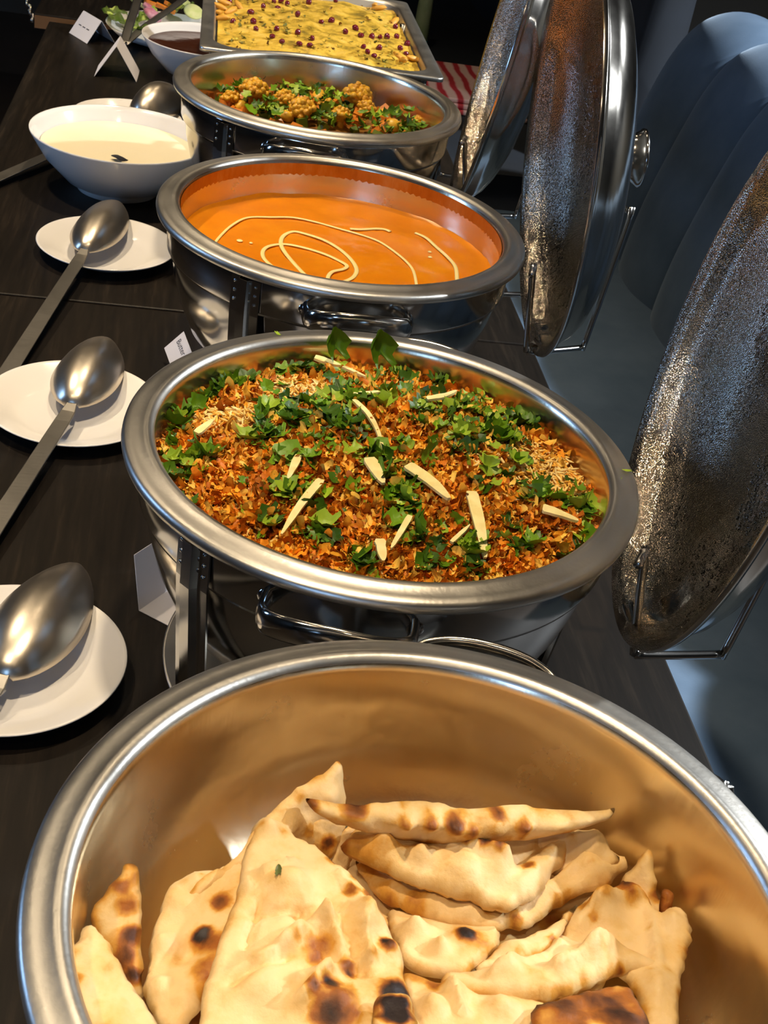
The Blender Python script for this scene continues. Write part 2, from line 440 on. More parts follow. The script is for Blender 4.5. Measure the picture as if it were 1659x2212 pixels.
# ---- banquette bench
def bench(y0, y1, xo, nch, label, tall=1.0, velvet='velvet'):
    t = thing('banquette', label, 'bench', (xo, y0, 0), 0)
    L = y1 - y0
    bevel(G().box((-.50, 0, .05), (.30, L, .33)).obj('base', M['navy'], t, smooth=False), .01)
    # seat cushion: rounded front and a soft crown
    prof = [(.06, .332), (-.52, .332), (-.545, .35), (-.55, .39), (-.545, .425), (-.525, .443), (-.48, .450), (-.2, .456), (0, .452), (.06, .44)]
    g = G(); n = len(prof); ny = 24; v = []; f = []
    for j in range(ny + 1):
        e = min(1, min(j, ny - j) / 1.5)
        for x, z in prof: v.append((x, L * j / ny, z - .012 * (1 - e) if z > .4 else z))
    for j in range(ny):
        for k in range(n): f.append((j * n + k, j * n + (k + 1) % n, (j + 1) * n + (k + 1) % n, (j + 1) * n + k))
    f.append(tuple(range(n))); f.append(tuple(ny * n + k for k in range(n))[::-1])
    g.add(v, f).obj('seat_cushion', M[velvet], t)
    # channelled back: each channel is its own padded tube that rolls over the top
    bp = smooth_path([(.016, 0, .40), (.012, 0, .47), (.028, 0, .60), (.066, 0, .76), (.098, 0, .86), (.138, 0, .925), (.195, 0, .955), (.255, 0, .950), (.305, 0, .915), (.335, 0, .85), (.345, 0, .70), (.35, 0, .40)], 5)
    bp = [Vector((p.x if tall == 1 else p.x * .38, 0, .40 + (p.z - .40) * tall)) for p in bp]
    cw = L / nch; nu = 14
    for c in range(nch):
        v = []; f = []; m_ = len(bp)
        for j in range(nu + 1):
            u = j / nu; h = .030 * (1 - abs(2 * u - 1) ** 2.6) - .004
            for i, p in enumerate(bp):
                tg = (bp[min(i + 1, m_ - 1)] - bp[max(i - 1, 0)]).normalized(); nn = Vector((-tg.z, 0, tg.x))
                q = p + nn * h
                v.append((q.x, (c + u) * cw, q.z))
        for j in range(nu):
            for i in range(m_ - 1): f.append((j * m_ + i, (j + 1) * m_ + i, (j + 1) * m_ + i + 1, j * m_ + i + 1))
        f.append(tuple(range(m_))); f.append(tuple(nu * m_ + i for i in range(m_))[::-1])
        G().add(v, f).obj('back_channel', M[velvet], t)
    return t
bench(.57, 2.95, .965, 9, 'slate blue velvet banquette with channelled back beside the buffet')
bench(3.22, 5.5, 1.06, 4, 'farther blue velvet banquette past the dark gap, mostly in shade', 1.6, 'shaded_velvet')

# ---- dark chair at the far left with a bead strap hanging on it
ch = thing('chair', 'dark navy upholstered chair at the far left of the tables', 'chair', (-.72, 3.05, 0), 0)
bevel(G().box((-.24, -.24, .38), (.24, .24, .47)).obj('seat', M['navy'], ch, smooth=False), .03, 4)
bevel(G().box((-.26, -.25, .40), (-.18, .25, .88)).obj('backrest', M['navy'], ch, smooth=False), .03, 4)
for sx in (-1, 1):
    for sy in (-1, 1): G().tube([(sx * .20, sy * .20, .38), (sx * .22, sy * .22, 0)], .018, 8).obj('leg', M['wallr'], ch)
bs = thing('bead_strap', 'short sparkling bead strap hanging at the far left', 'strap', P(62, 0, -.30))
o0 = Vector(bs.location)
for i in range(11):
    q = P(56 + 1.6 * i + 3 * math.sin(i * 1.7), -6 + 5.0 * i, -.30 - .004 * i) - o0
    g = G(); g.lathe([(.0004, -.006), (.004, -.0045), (.006, 0), (.004, .0045), (.0004, .006)], 8)
    g.obj('bead', M['steel'], bs, loc=q)

# ================================================================== chafing dishes
POT = {'veg': (.16643, 1.79482, 6), 'tikka': (.16603, 1.32784, 15), 'rice': (.16304, .84837, 0), 'naan': (.14587, .41362, 0)}
RI = .1745
def chafer(key, label, pan_label=None):
    cx, cy, rot = POT[key]
    t = thing('chafing_dish', label, 'chafing dish', (cx, cy, TOP), math.radians(rot), 'round steel chafing dishes along the buffet')
    Z = RIM - TOP
    # food pan with its rolled rim
    prof = [(0, -.123), (.08, -.121), (.115, -.116), (.142, -.104), (.160, -.086), (.1695, -.062), (.1735, -.036), (RI, -.010), (.1757, -.004), (.1785, -.0008), (.1815, 0), (.1845, -.0008),
            (.1870, -.0022), (.192, -.0027), (.1970, -.0034), (.1992, -.0052), (.2000, -.0085), (.1992, -.0118), (.1972, -.0130), (.1955, -.0115), (.1945, -.0085), (.186, -.0065), (.1785, -.012), (.1762, -.036), (.172, -.063), (.1625, -.088), (.144, -.1065), (.116, -.1185), (.08, -.1235), (0, -.1255)]
    i0 = 12
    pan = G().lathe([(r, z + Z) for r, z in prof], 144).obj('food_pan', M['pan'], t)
    pan.data.materials.append(M['rimsteel'])
    n = len(prof) - 1
    idx = [1 if 8 <= (k % n) <= 21 else 0 for k in range(len(pan.data.polygons))]
    pan.data.polygons.foreach_set('material_index', idx)
    # supporting band, water pan
    band = [(.1795, -.012), (.1865, -.014), (.1872, -.018), (.1862, -.050), (.1850, -.0535), (.1835, -.050), (.1840, -.018)]
    G().lathe([(r, z + Z) for r, z in band], 120, close=True).obj('apron_band', M['dark_steel'], t)
    wp = [(.1790, -.014), (.1815, -.03), (.1805, -.055), (.1770, -.080), (.1690, -.110), (.1560, -.140), (.138, -.160), (.110, -.172), (.05, -.177), (0, -.178), (0, -.175), (.05, -.174), (.108, -.169), (.135, -.157), (.153, -.137), (.166, -.108), (.1785, -.055), (.1785, -.03)]
    G().lathe([(r, z + Z) for r, z in wp], 120).obj('water_pan', M['dark_steel'], t)
    # fuel shelf below
    G().lathe([(0, .018), (.148, .018), (.155, .022), (.157, .022), (.156, .016), (.148, .014), (0, .014)], 96).obj('fuel_shelf', M['rimsteel'], t)
    # three folded legs
    for a in (-139, 3, 100):
        an = math.radians(a); e = Vector((math.cos(an), math.sin(an), 0)); s = Vector((-math.sin(an), math.cos(an), 0))
        cs = [(-.0165, 0), (-.0070, .0005), (-.0048, .0062), (.0048, .0062), (.0070, .0005), (.0165, 0)]
        cs2 = cs + [(x, y - .0016) for x, y in cs[::-1]]
        v = []; f = []; m_ = len(cs2)
        lv = [(.1885, Z - .018), (.1882, Z - .055), (.180, .08), (.171, .004), (.170, 0)]
        for r, z in lv:
            for x, y in cs2: v.append(s * x + e * (r + y) + Vector((0, 0, z)))
        for i in range(len(lv) - 1):
            for k in range(m_):
                l = (k + 1) % m_; f.append((i * m_ + k, i * m_ + l, (i + 1) * m_ + l, (i + 1) * m_ + k))
        f.append(tuple(range(m_))); f.append(tuple((len(lv) - 1) * m_ + k for k in range(m_))[::-1])
        leg = G().add(v, f).obj('leg', M['dark_steel'], t, smooth=False)
        for x in (-.0118, .0118):
            for z in (-.024, -.0335, -.043):
                g = G().lathe([(.0019, 0), (.0017, .0009), (.0009, .0014), (0, .0016)], 8)
                r_ = g.obj('rivet', M['wire'], leg, loc=s * x + e * .1886 + Vector((0, 0, Z + z)))
                r_.rotation_euler = Vector((e.x, e.y, 0)).to_track_quat('Z', 'Y').to_euler()
    # two loop handles
    for a in (-104, 73):
        an = math.radians(a); e = Vector((math.cos(an), math.sin(an), 0)); s = Vector((-math.sin(an), math.cos(an), 0))
        half = [(.178, .050, -.034), (.190, .0505, -.034), (.203, .049, -.032), (.2135, .042, -.028), (.2200, .028, -.025), (.2225, .013, -.0235)]
        pts = half + [(.2228, 0, -.023)] + [(r, -x, z) for r, x, z in half[::-1]]
        path = smooth_path([e * r + s * x + Vector((0, 0, Z + z)) for r, x, z in pts], 5)
        h = G().tube(path, .0040, 14, ry=.0100, up=(0, 0, 1)).obj('handle', M['steel'], t)
        for sg in (1, -1):
            G().lathe([(.0001, .0030), (.004, .0025), (.0068, .0010), (.0072, 0)], 16).obj('mounting_plate', M['dark_steel'], h, loc=e * .1790 + s * (sg * .050) + Vector((0, 0, Z - .034))).rotation_euler = e.to_track_quat('Z', 'Y').to_euler()
    # wire holder on which the lid stands
    half = [(.1790, -.112, -.022), (.1870, -.100, -.020), (.1905, -.094, -.026), (.2125, -.080, -.122), (.2165, -.079, -.130), (.2230, -.079, -.1325), (.285, -.073, -.1325), (.2915, -.073, -.130), (.2955, -.072, -.122), (.316, -.064, .024), (.316, -.058, .030), (.314, -.050, .032)]
    pts = half + [(x, -y, z) for x, y, z in half[::-1]]
    G().tube([Vector((x, y, Z + z)) for x, y, z in smooth_path([Vector(q) for q in pts], 3)], .0036, 8).obj('lid_holder', M['wire'], t)
    return t
chafer('naan', 'round steel chafing dish nearest the camera, full of naan bread')
chafer('rice', 'round steel chafing dish heaped with herb-topped biryani rice')
chafer('tikka', 'round steel chafing dish holding smooth orange curry with a cream swirl')
chafer('veg', 'round steel chafing dish holding mixed vegetables, smallest in view')

# ---- the three lids standing in their holders
def lid(center, az, el, label, knob_az=0):
    n = Vector((math.cos(el) * math.cos(az), math.cos(el) * math.sin(az), math.sin(el)))     # from the dome out through the opening
    t = thing('chafer_lid', label, 'lid', Vector(center) + Vector((0, 0, RIM)), 0, 'domed lids beside the chafers')
    t.rotation_mode = 'QUATERNION'
    t.rotation_quaternion = (-n).to_track_quat('Z', 'Y')
    R = .2195
    out = [(R, -.002), (R + .0005, .001), (R - .001, .004), (.2090, .005), (.2065, .008), (.2045, .017), (.2000, .026), (.190, .0365), (.173, .047), (.145, .0575), (.10, .0665), (.05, .0712), (0, .0725)]
    inn = [(0, .0710), (.05, .0697), (.10, .0650), (.144, .0560), (.172, .0455), (.1885, .0350), (.1983, .0250), (.2028, .017), (.2045, .008), (.2075, .0022), (.211, .0), (R - .003, -.0018)]
    out = [(r, z if z < .0085 else .0085 + (z - .0085) * .84) for r, z in out]; inn = [(r, z if z < .0085 else .0085 + (z - .0085) * .84) for r, z in inn]
    d = G().lathe(out, 128).obj('dome', M['lidout'], t)
    i = G().lathe(inn + [(R, -.002)], 128).obj('inner_shell', M['fog'], t)
    k = G().lathe([(.0001, .0605), (.0245, .0600), (.0250, .0640), (.0235, .069), (.0235, .076), (.0255, .083), (.0290, .0885), (.0310, .0905), (.0308, .0930), (.025, .0945), (.0001, .095)], 40).obj('knob', M['steel'], t)
    # droplets on the inside
    pos = []; rots = []
    tpl = []
    for q in range(3):
        v = [(0, 0, .55)]; f = []
        for z, r in ((.38, .62), (0, 1)):
            for a in range(7): v.append((r * math.cos(a * 2 * PI / 7), r * math.sin(a * 2 * PI / 7), z))
        for a in range(7):
            b_ = (a + 1) % 7; f += [(0, 1 + a, 1 + b_), (1 + a, 8 + a, 8 + b_, 1 + b_)]
        tpl.append((np.array(v), tri(f)))
    cnt = 0
    while cnt < 4200:
        a = random.uniform(0, 2 * PI); s = random.random(); r = .200 * math.sqrt(s)
        if noise.noise(Vector((r * math.cos(a) * 14 + cnt * 0, r * math.sin(a) * 14, az * 3))) < -.05 + .3 * random.random(): continue
        # interpolate the inner profile
        rr = [q[0] for q in inn]; zz = [q[1] for q in inn]
        z = float(np.interp(r, rr[:10], zz[:10])); dz = (float(np.interp(r + .002, rr[:10], zz[:10])) - z) / .002
        nn = Vector((dz * math.cos(a), dz * math.sin(a), -1)).normalized()
        pos.append((r * math.cos(a), r * math.sin(a), z)); rots.append(np.array(nn.to_track_quat('Z', 'Y').to_matrix())); cnt += 1
    sc = np.abs(RNG.normal(.0008, .0005, len(pos))) + .0003
    dr = scatter('condensation', tpl, pos, rots, sc, np.ones((len(pos), 3)), M['drop'], t); dr['kind'] = 'stuff'
    return t
R_ = math.radians
lid((.409, .831, .094), R_(167.3), R_(8.6), 'domed steel lid with fogged inside beside the biryani rice')
lid((.386, 1.340, .091), R_(175.5), R_(-4.2), 'domed steel lid with round knob beside the orange curry')
lid((.391, 1.740, .105), R_(170.5), R_(7.3), 'domed steel lid beside the vegetable dish, narrowest in view')

# pale glossy crumpled scrap where the holder meets the curry dish
def scrap():
    q = P(1085, 607, -.014); o = bpy.data.objects.new('pale_scrap', None)
    bm = bmesh.new(); bmesh.ops.create_grid(bm, x_segments=14, y_segments=5, size=1)
    for v_ in bm.verts:
        x, y = v_.co.x, v_.co.y
        v_.co = Vector((x * .019 + .003 * nz(x, y, 1, 3), y * .006 * (1 - .5 * x * x) + .003 * nz(x, y, 5, 4), .003 * nz(x, y, 2, 5)))
    me = bpy.data.meshes.new('pale_scrap'); bm.to_mesh(me); bm.free(); me.polygons.foreach_set('use_smooth', [True] * len(me.polygons))
    o = obj('pale_scrap', me, plain('pale gloss', (.62, .62, .72), .12, spec=.9), loc=q); sol = o.modifiers.new('thick', 'SOLIDIFY'); sol.thickness = .0008
    d_ = (q - Vector((POT['tikka'][0], POT['tikka'][1], q.z))).normalized()
    o.location = Vector((POT['tikka'][0], POT['tikka'][1], q.z)) + d_ * .1905
    t_ = Vector((-d_.y, d_.x, 0)); o.rotation_euler = Matrix(((t_.x, 0, d_.x), (t_.y, 0, d_.y), (t_.z, 1, d_.z))).to_euler()
    tag(o, 'crumpled shiny pale scrap under the right rim of the orange curry dish', 'film')
scrap()
# ================================================================== food: orange curry
cx, cy, _ = POT['tikka']; ZS = -.045
cur = thing('curry', 'smooth orange curry filling the third chafing dish', 'curry', (cx, cy, RIM + ZS))
v = []; f = []; nr, ns = 40, 96
for i in range(nr + 1):
    r = RI * .9985 * i / nr
    for k in range(ns):
        a = 2 * PI * k / ns; x, y = r * math.cos(a), r * math.sin(a)
        v.append((x, y, .0016 * nz(x, y, 1, 30) + .0006 * nz(x, y, 3, 110) + .0022 * max(0, (i / nr - .955) / .045)))
for i in range(nr):
    for k in range(ns):
        l = (k + 1) % ns; f.append((i * ns + k, (i + 1) * ns + k, (i + 1) * ns + l, i * ns + l))
G().add(v, f).obj('sauce', M['curry'], cur)
G().lathe([(RI - .0006, -.002), (RI - .0004, .012), (RI - .0004, .030), (RI - .0003, .038)], 128).obj('sauce_smear', M['film'], cur)
def pxpath(pts, z, o): return [P(a, b_, z) - o for a, b_ in pts]
S2 = 780 / 1659
def cz(pts): return [(380 + a * S2, 380 + b_ * S2) for a, b_ in pts]
swirls = [([(178, 310), (205, 275), (260, 225), (330, 192), (440, 190), (540, 192), (640, 212), (740, 240), (840, 268), (930, 300), (1000, 345), (1060, 395), (1092, 440), (1106, 505)], .0013),
          ([(800, 243), (850, 246), (920, 243), (960, 246), (985, 256)], .0019),
          ([(1100, 262), (1150, 285), (1200, 330), (1250, 375), (1285, 420), (1292, 485)], .0018),
          ([(600, 462), (545, 405), (500, 350), (482, 310), (495, 275), (540, 256), (600, 268), (680, 295), (750, 335), (805, 385), (830, 430), (815, 465), (770, 486), (735, 490)], .0019),
          ([(445, 418), (405, 380), (400, 345), (430, 322), (500, 314), (580, 328), (680, 358), (750, 390), (785, 412), (770, 428), (720, 440), (700, 462), (700, 480)], .0018)]
for pts, r in swirls:
    path = smooth_path(pxpath(cz(pts), ZS + .0012, Vector(cur.location)), 5)
    g = G(); g.tube(path, r * 1.35, 8, ry=.0009, up=(0, 0, 1)); g.obj('cream_swirl', M['cream'], cur)
for a, b_, r in ((293, 297, .0035), (345, 308, .002), (1166, 349, .0022), (1167, 373, .0024)):
    q = P(380 + a * S2, 380 + b_ * S2, ZS + .0012) - Vector(cur.location)
    G().lathe([(r, 0), (r * .8, .0006), (0, .0009)], 12).obj('cream_drop', M['cream'], cur, loc=q)

# ================================================================== food: biryani rice
cx, cy, _ = POT['rice']; RC = Vector((cx, cy))
def zr(x, y):
    """height of the rice above the rim plane at a world point"""
    d = math.hypot(x - cx, y - cy) / RI
    return -.036 + .030 * (1 - min(d, 1) ** 2) + .0045 * nz(x, y, 0, 22) + .002 * nz(x, y, 5, 60)
def on_rice(px, py, dz=0):
    z = -.01
    for _ in range(6):
        q = P(px, py, z + dz); z = zr(q.x, q.y)
    z += dz
    while math.hypot(P(px, py, z).x - cx, P(px, py, z).y - cy) > RI * .94 and z < .012: z += .002     # against the wall: slide up the wall
    return P(px, py, z)
rt = thing('biryani', 'biryani rice heaped to the rim of the second chafing dish', 'rice', (cx, cy, RIM))
v = []; f = []; nr, ns = 44, 110
for i in range(nr + 1):
    r = RI * .998 * i / nr
    for k in range(ns):
        a = 2 * PI * k / ns; x, y = r * math.cos(a), r * math.sin(a)
        v.append((x, y, zr(x + cx, y + cy) - .002))
for i in range(nr):
    for k in range(ns):
        l = (k + 1) % ns; f.append((i * ns + k, (i + 1) * ns + k, (i + 1) * ns + l, i * ns + l))
G().add(v, f).obj('rice_bed', M['ricebase'], rt)
def disc_points(n, r=RI * .97):
    a = RNG.uniform(0, 2 * PI, n); d = r * np.sqrt(RNG.uniform(0, 1, n)); return np.stack([cx + d * np.cos(a), cy + d * np.sin(a)], 1)
RICEY = [P(1180, 1000, -.01), P(560, 900, -.01), P(640, 830, -.01), P(480, 880, -.01)]
def ricey(x, y):
    return max(math.exp(-((x - q.x) ** 2 + (y - q.y) ** 2) / (2 * s * s)) for q, s in zip(RICEY, (.044, .022, .03, .02)))
gp = []; op = []
for x, y in disc_points(24000):
    k = ricey(x, y)
    if random.random() < .33 + .7 * k and len(gp) < 7000: gp.append((x - cx, y - cy, zr(x, y) + random.uniform(-.001, .0035 + .004 * k)))
    elif random.random() < .75 * (1 - .95 * k) and len(op) < 6500: op.append((x - cx, y - cy, zr(x, y) + random.uniform(-.001, .006)))
n = len(gp); o = scatter('rice_grains', GRAINS, gp, tiltm(n, .5), RNG.uniform(.8, 1.15, n), pick(RICE_COL, n), M['bits'], rt); o['kind'] = 'stuff'
n = len(op); o = scatter('fried_onion_crumbs', FLAKES, op, tiltm(n, .9), RNG.uniform(.75, 1.5, n), pick(ONION_COL, n, .25), M['bits'], rt); o['kind'] = 'stuff'
# the larger flakes, one by one
fl_me = []
for i, (tv, tf) in enumerate(FLAKES):
    c = ONION_COL[i % len(ONION_COL)]
    fl_me.append(color_mesh('fried_onion', tv, tf, [(*c, 1)] * len(tv), M['bits']))
big = [q for q in disc_points(900) if ricey(*q) < .55][:290]
rots = tiltm(len(big), .7)
for q, R in zip(big, rots):
    o = obj('fried_onion', random.choice(fl_me)); o.location = (q[0], q[1], RIM + zr(*q) + .0025)
    o.rotation_euler = Matrix(R).to_euler(); s = random.uniform(1.3, 2.2); o.scale = (s, s, s)
    tag(o, 'crisp brown fried onion flake scattered on the biryani', 'fried onion', 'fried onion flakes on the biryani')
# chopped coriander: blobs seen in the photograph (px, py, spread px, how many leaves, how many shreds)
BLOBS = [(500, 790, 45, 10, 50), (430, 815, 35, 7, 40), (395, 870, 25, 5, 35), (365, 930, 22, 4, 25), (345, 960, 14, 2, 12), (640, 760, 45, 6, 36), (720, 745, 18, 2, 8), (490, 835, 22, 4, 14), (620, 890, 45, 7, 60), (690, 900, 48, 10, 100), (760, 880, 40, 8, 70), (740, 940, 42, 6, 70),
         (820, 860, 34, 5, 40), (870, 800, 36, 5, 40), (960, 820, 20, 3, 16), (910, 900, 36, 5, 40), (990, 900, 42, 10, 80), (1050, 920, 44, 14, 90), (1080, 950, 30, 10, 60), (1000, 960, 24, 4, 30), (1130, 905, 34, 6, 40), (1160, 880, 22, 3, 20), (430, 990, 20, 5, 16), (420, 1020, 22, 4, 20),
         (380, 1010, 20, 3, 20), (560, 960, 34, 4, 40), (640, 1000, 28, 3, 30), (800, 1000, 30, 5, 36), (860, 1040, 36, 6, 50), (850, 1100, 34, 7, 50), (630, 1080, 26, 4, 30), (690, 1155, 24, 5, 24), (580, 1130, 18, 2, 12), (760, 1210, 24, 3, 16), (920, 1160, 32, 4, 30), (1010, 1190, 32, 5, 34), (1010, 1235, 24, 4, 20),
         (1130, 1185, 32, 4, 30), (1200, 1080, 34, 3, 30), (1270, 1110, 24, 5, 36), (1290, 1060, 22, 5, 30), (1150, 1030, 50, 2, 30), (930, 1230, 18, 2, 12), (1060, 1040, 50, 3, 24), (700, 1060, 60, 3, 24), (560, 1060, 60, 2, 20), (900, 980, 40, 2, 30)]
lf_me = []
for i in range(12):
    tv, tf = LEAVES[i % 6]; c = HERB_COL[i % 4]
    lf_me.append(color_mesh('coriander_leaf', tv, tf, [(*c, 1)] * len(tv), M['herb']))
sp = []
for (a, b_, s, nl, nsh) in BLOBS:
    for i in range(max(1, int(nl * .85))):
        q = on_rice(random.gauss(a, s * .62), random.gauss(b_, s * .40), .006)
        d = Vector((q.x - cx, q.y - cy))
        if d.length > RI * .96: q.x, q.y = cx + d.x / d.length * RI * .95, cy + d.y / d.length * RI * .95
        o = obj('coriander_leaf', random.choice(lf_me)); o.location = (q.x, q.y, RIM + zr(q.x, q.y) + random.uniform(.006, .011))
        o.rotation_euler = Matrix(tiltm(1, .6)[0]).to_euler(); k = random.uniform(.6, 1.35); o.scale = (k, k * random.uniform(.55, 1), k)
        tag(o, 'green chopped coriander leaf lying on the biryani', 'coriander leaf', 'coriander leaves on the biryani')
    for i in range(int(nsh * .5)):
        q = on_rice(random.gauss(a, s * .85), random.gauss(b_, s * .55), .003)
        if math.hypot(q.x - cx, q.y - cy) < RI * .97: sp.append((q.x - cx, q.y - cy, zr(q.x, q.y) + random.uniform(.004, .010)))
n = len(sp); o = scatter('coriander_shreds', SHREDS + LEAVES, sp, tiltm(n, .7), RNG.uniform(.4, 1.0, n), pick(HERB_COL, n, .25), M['herb'], rt); o['kind'] = 'stuff'
# three leaves standing against the back of the rim
for (a, b_, k, lab) in ((722, 740, 1.5, 'upright coriander leaf standing at the far rim of the biryani'), (818, 750, 1.7, 'broad dark coriander leaf standing against the far rim, right of another'), (440, 985, 1.6, 'large lobed coriander leaf at the near left of the biryani')):
    q = on_rice(a, b_, .006)
    tv, tf = LEAVES[2]; me = color_mesh('coriander_leaf', tv, tf, [(*HERB_COL[0], 1)] * len(tv), M['herb'])
    o = obj('coriander_leaf', me, loc=q, rot=(.3, .2, PI / 2 + .3)); o.scale = (k, k * .8, k)
    if b_ < 900:
        zz = Vector((.25, -1, .25)).normalized(); xx = (Vector((.15, 0, -1)) - zz * Vector((.15, 0, -1)).dot(zz)).normalized(); yy = zz.cross(xx)
        o.rotation_euler = Matrix(((xx.x, yy.x, zz.x), (xx.y, yy.y, zz.y), (xx.z, yy.z, zz.z))).to_euler()
    tag(o, lab, 'coriander leaf', 'coriander leaves on the biryani')
# ginger strips
GING = [([(680, 772), (735, 790)], 20, 'wide ginger strip near the far rim of the biryani'), ([(742, 793), (790, 815)], 10, 'thin ginger strip just right of the far wide strip'), ([(765, 865), (795, 895), (815, 930), (827, 970)], 11, 'long curved ginger strip at the centre of the biryani'),
        ([(765, 852), (835, 846)], 10, 'ginger strip lying level above the curved central strip'), ([(922, 862), (960, 855), (985, 845)], 14, 'ginger strip among coriander at the far right of the biryani'), ([(797, 990), (828, 1045)], 24, 'short broad ginger piece on a green leaf, middle of the biryani'),
        ([(880, 1005), (930, 1040), (970, 1078)], 27, 'largest broad ginger strip, middle of the biryani'), ([(1018, 1063), (1035, 1130), (1048, 1205)], 22, 'long tapering ginger strip pointing at the near rim'), ([(1172, 1098), (1205, 1108), (1248, 1125)], 24, 'ginger wedge with pointed end at the right side'),
        ([(694, 1037), (650, 1090), (608, 1155)], 15, 'longest thin ginger strip at the near left'), ([(886, 1115), (845, 1185)], 11, 'narrow straight ginger strip near the near rim'), ([(820, 1165), (828, 1212)], 18, 'stubby pale ginger piece by the near rim'),
        ([(424, 936), (460, 908)], 15, 'short ginger strip at the left side of the biryani'), ([(645, 985), (622, 1035)], 14, 'crooked ginger strip left of the centre'), ([(975, 1172), (1015, 1135)], 8, 'thinnest ginger sliver beside the long tapering strip')]
for pts, wpx, lab in GING:
    p3 = smooth_path([on_rice(a, b_, .0135) for a, b_ in pts], 6); c0 = sum(p3, Vector()) / len(p3); p3 = [q - c0 for q in p3]
    wd = wpx / 2500 * .58; v = []; f = []; m_ = len(p3)
    for i, q in enumerate(p3):
        tg = (p3[min(i + 1, m_ - 1)] - p3[max(i - 1, 0)]).normalized(); sd = tg.cross(Vector((0, 0, 1))).normalized(); up = sd.cross(tg)
        u = i / (m_ - 1); ww = wd * (1 - .75 * u ** 3) * (.9 + .2 * nz(u * 4, wpx, 0)) * (.8 if i == 0 else 1); h = .0011
        for s_, z in ((-1, -h), (1, -h), (1, h), (-1, h)): v.append(q + sd * (ww * s_) + up * z)
    for i in range(m_ - 1):
        for k in range(4): f.append((i * 4 + k, i * 4 + (k + 1) % 4, i * 4 + 4 + (k + 1) % 4, i * 4 + 4 + k))
    f += [(3, 2, 1, 0), tuple((m_ - 1) * 4 + k for k in range(4))]
    o = G().add(v, f).obj('ginger_strip', M['ginger'], loc=c0, smooth=False)
    tag(o, lab, 'ginger strip', 'ginger strips on the biryani')
# three leaf crumbs on the rim itself
for i, (a, b_) in enumerate(((1358, 1008), (1340, 1026), (601, 711))):
    q = P(a, b_, .002); tv, tf = SHREDS[i]; me = color_mesh('leaf_crumb', tv, tf, [(*HERB_COL[2], 1)] * len(tv), M['herb'])
    o = obj('leaf_crumb', me, loc=(q.x, q.y, RIM + .0012 - .003), rot=(0, 0, i)); o.scale = (.7, .45, .25)
    tag(o, ('green leaf crumb on the right rim of the rice dish, upper one', 'green leaf crumb on the right rim of the rice dish, lower one', 'green leaf crumb on the far rim of the rice dish')[i], 'leaf crumb')

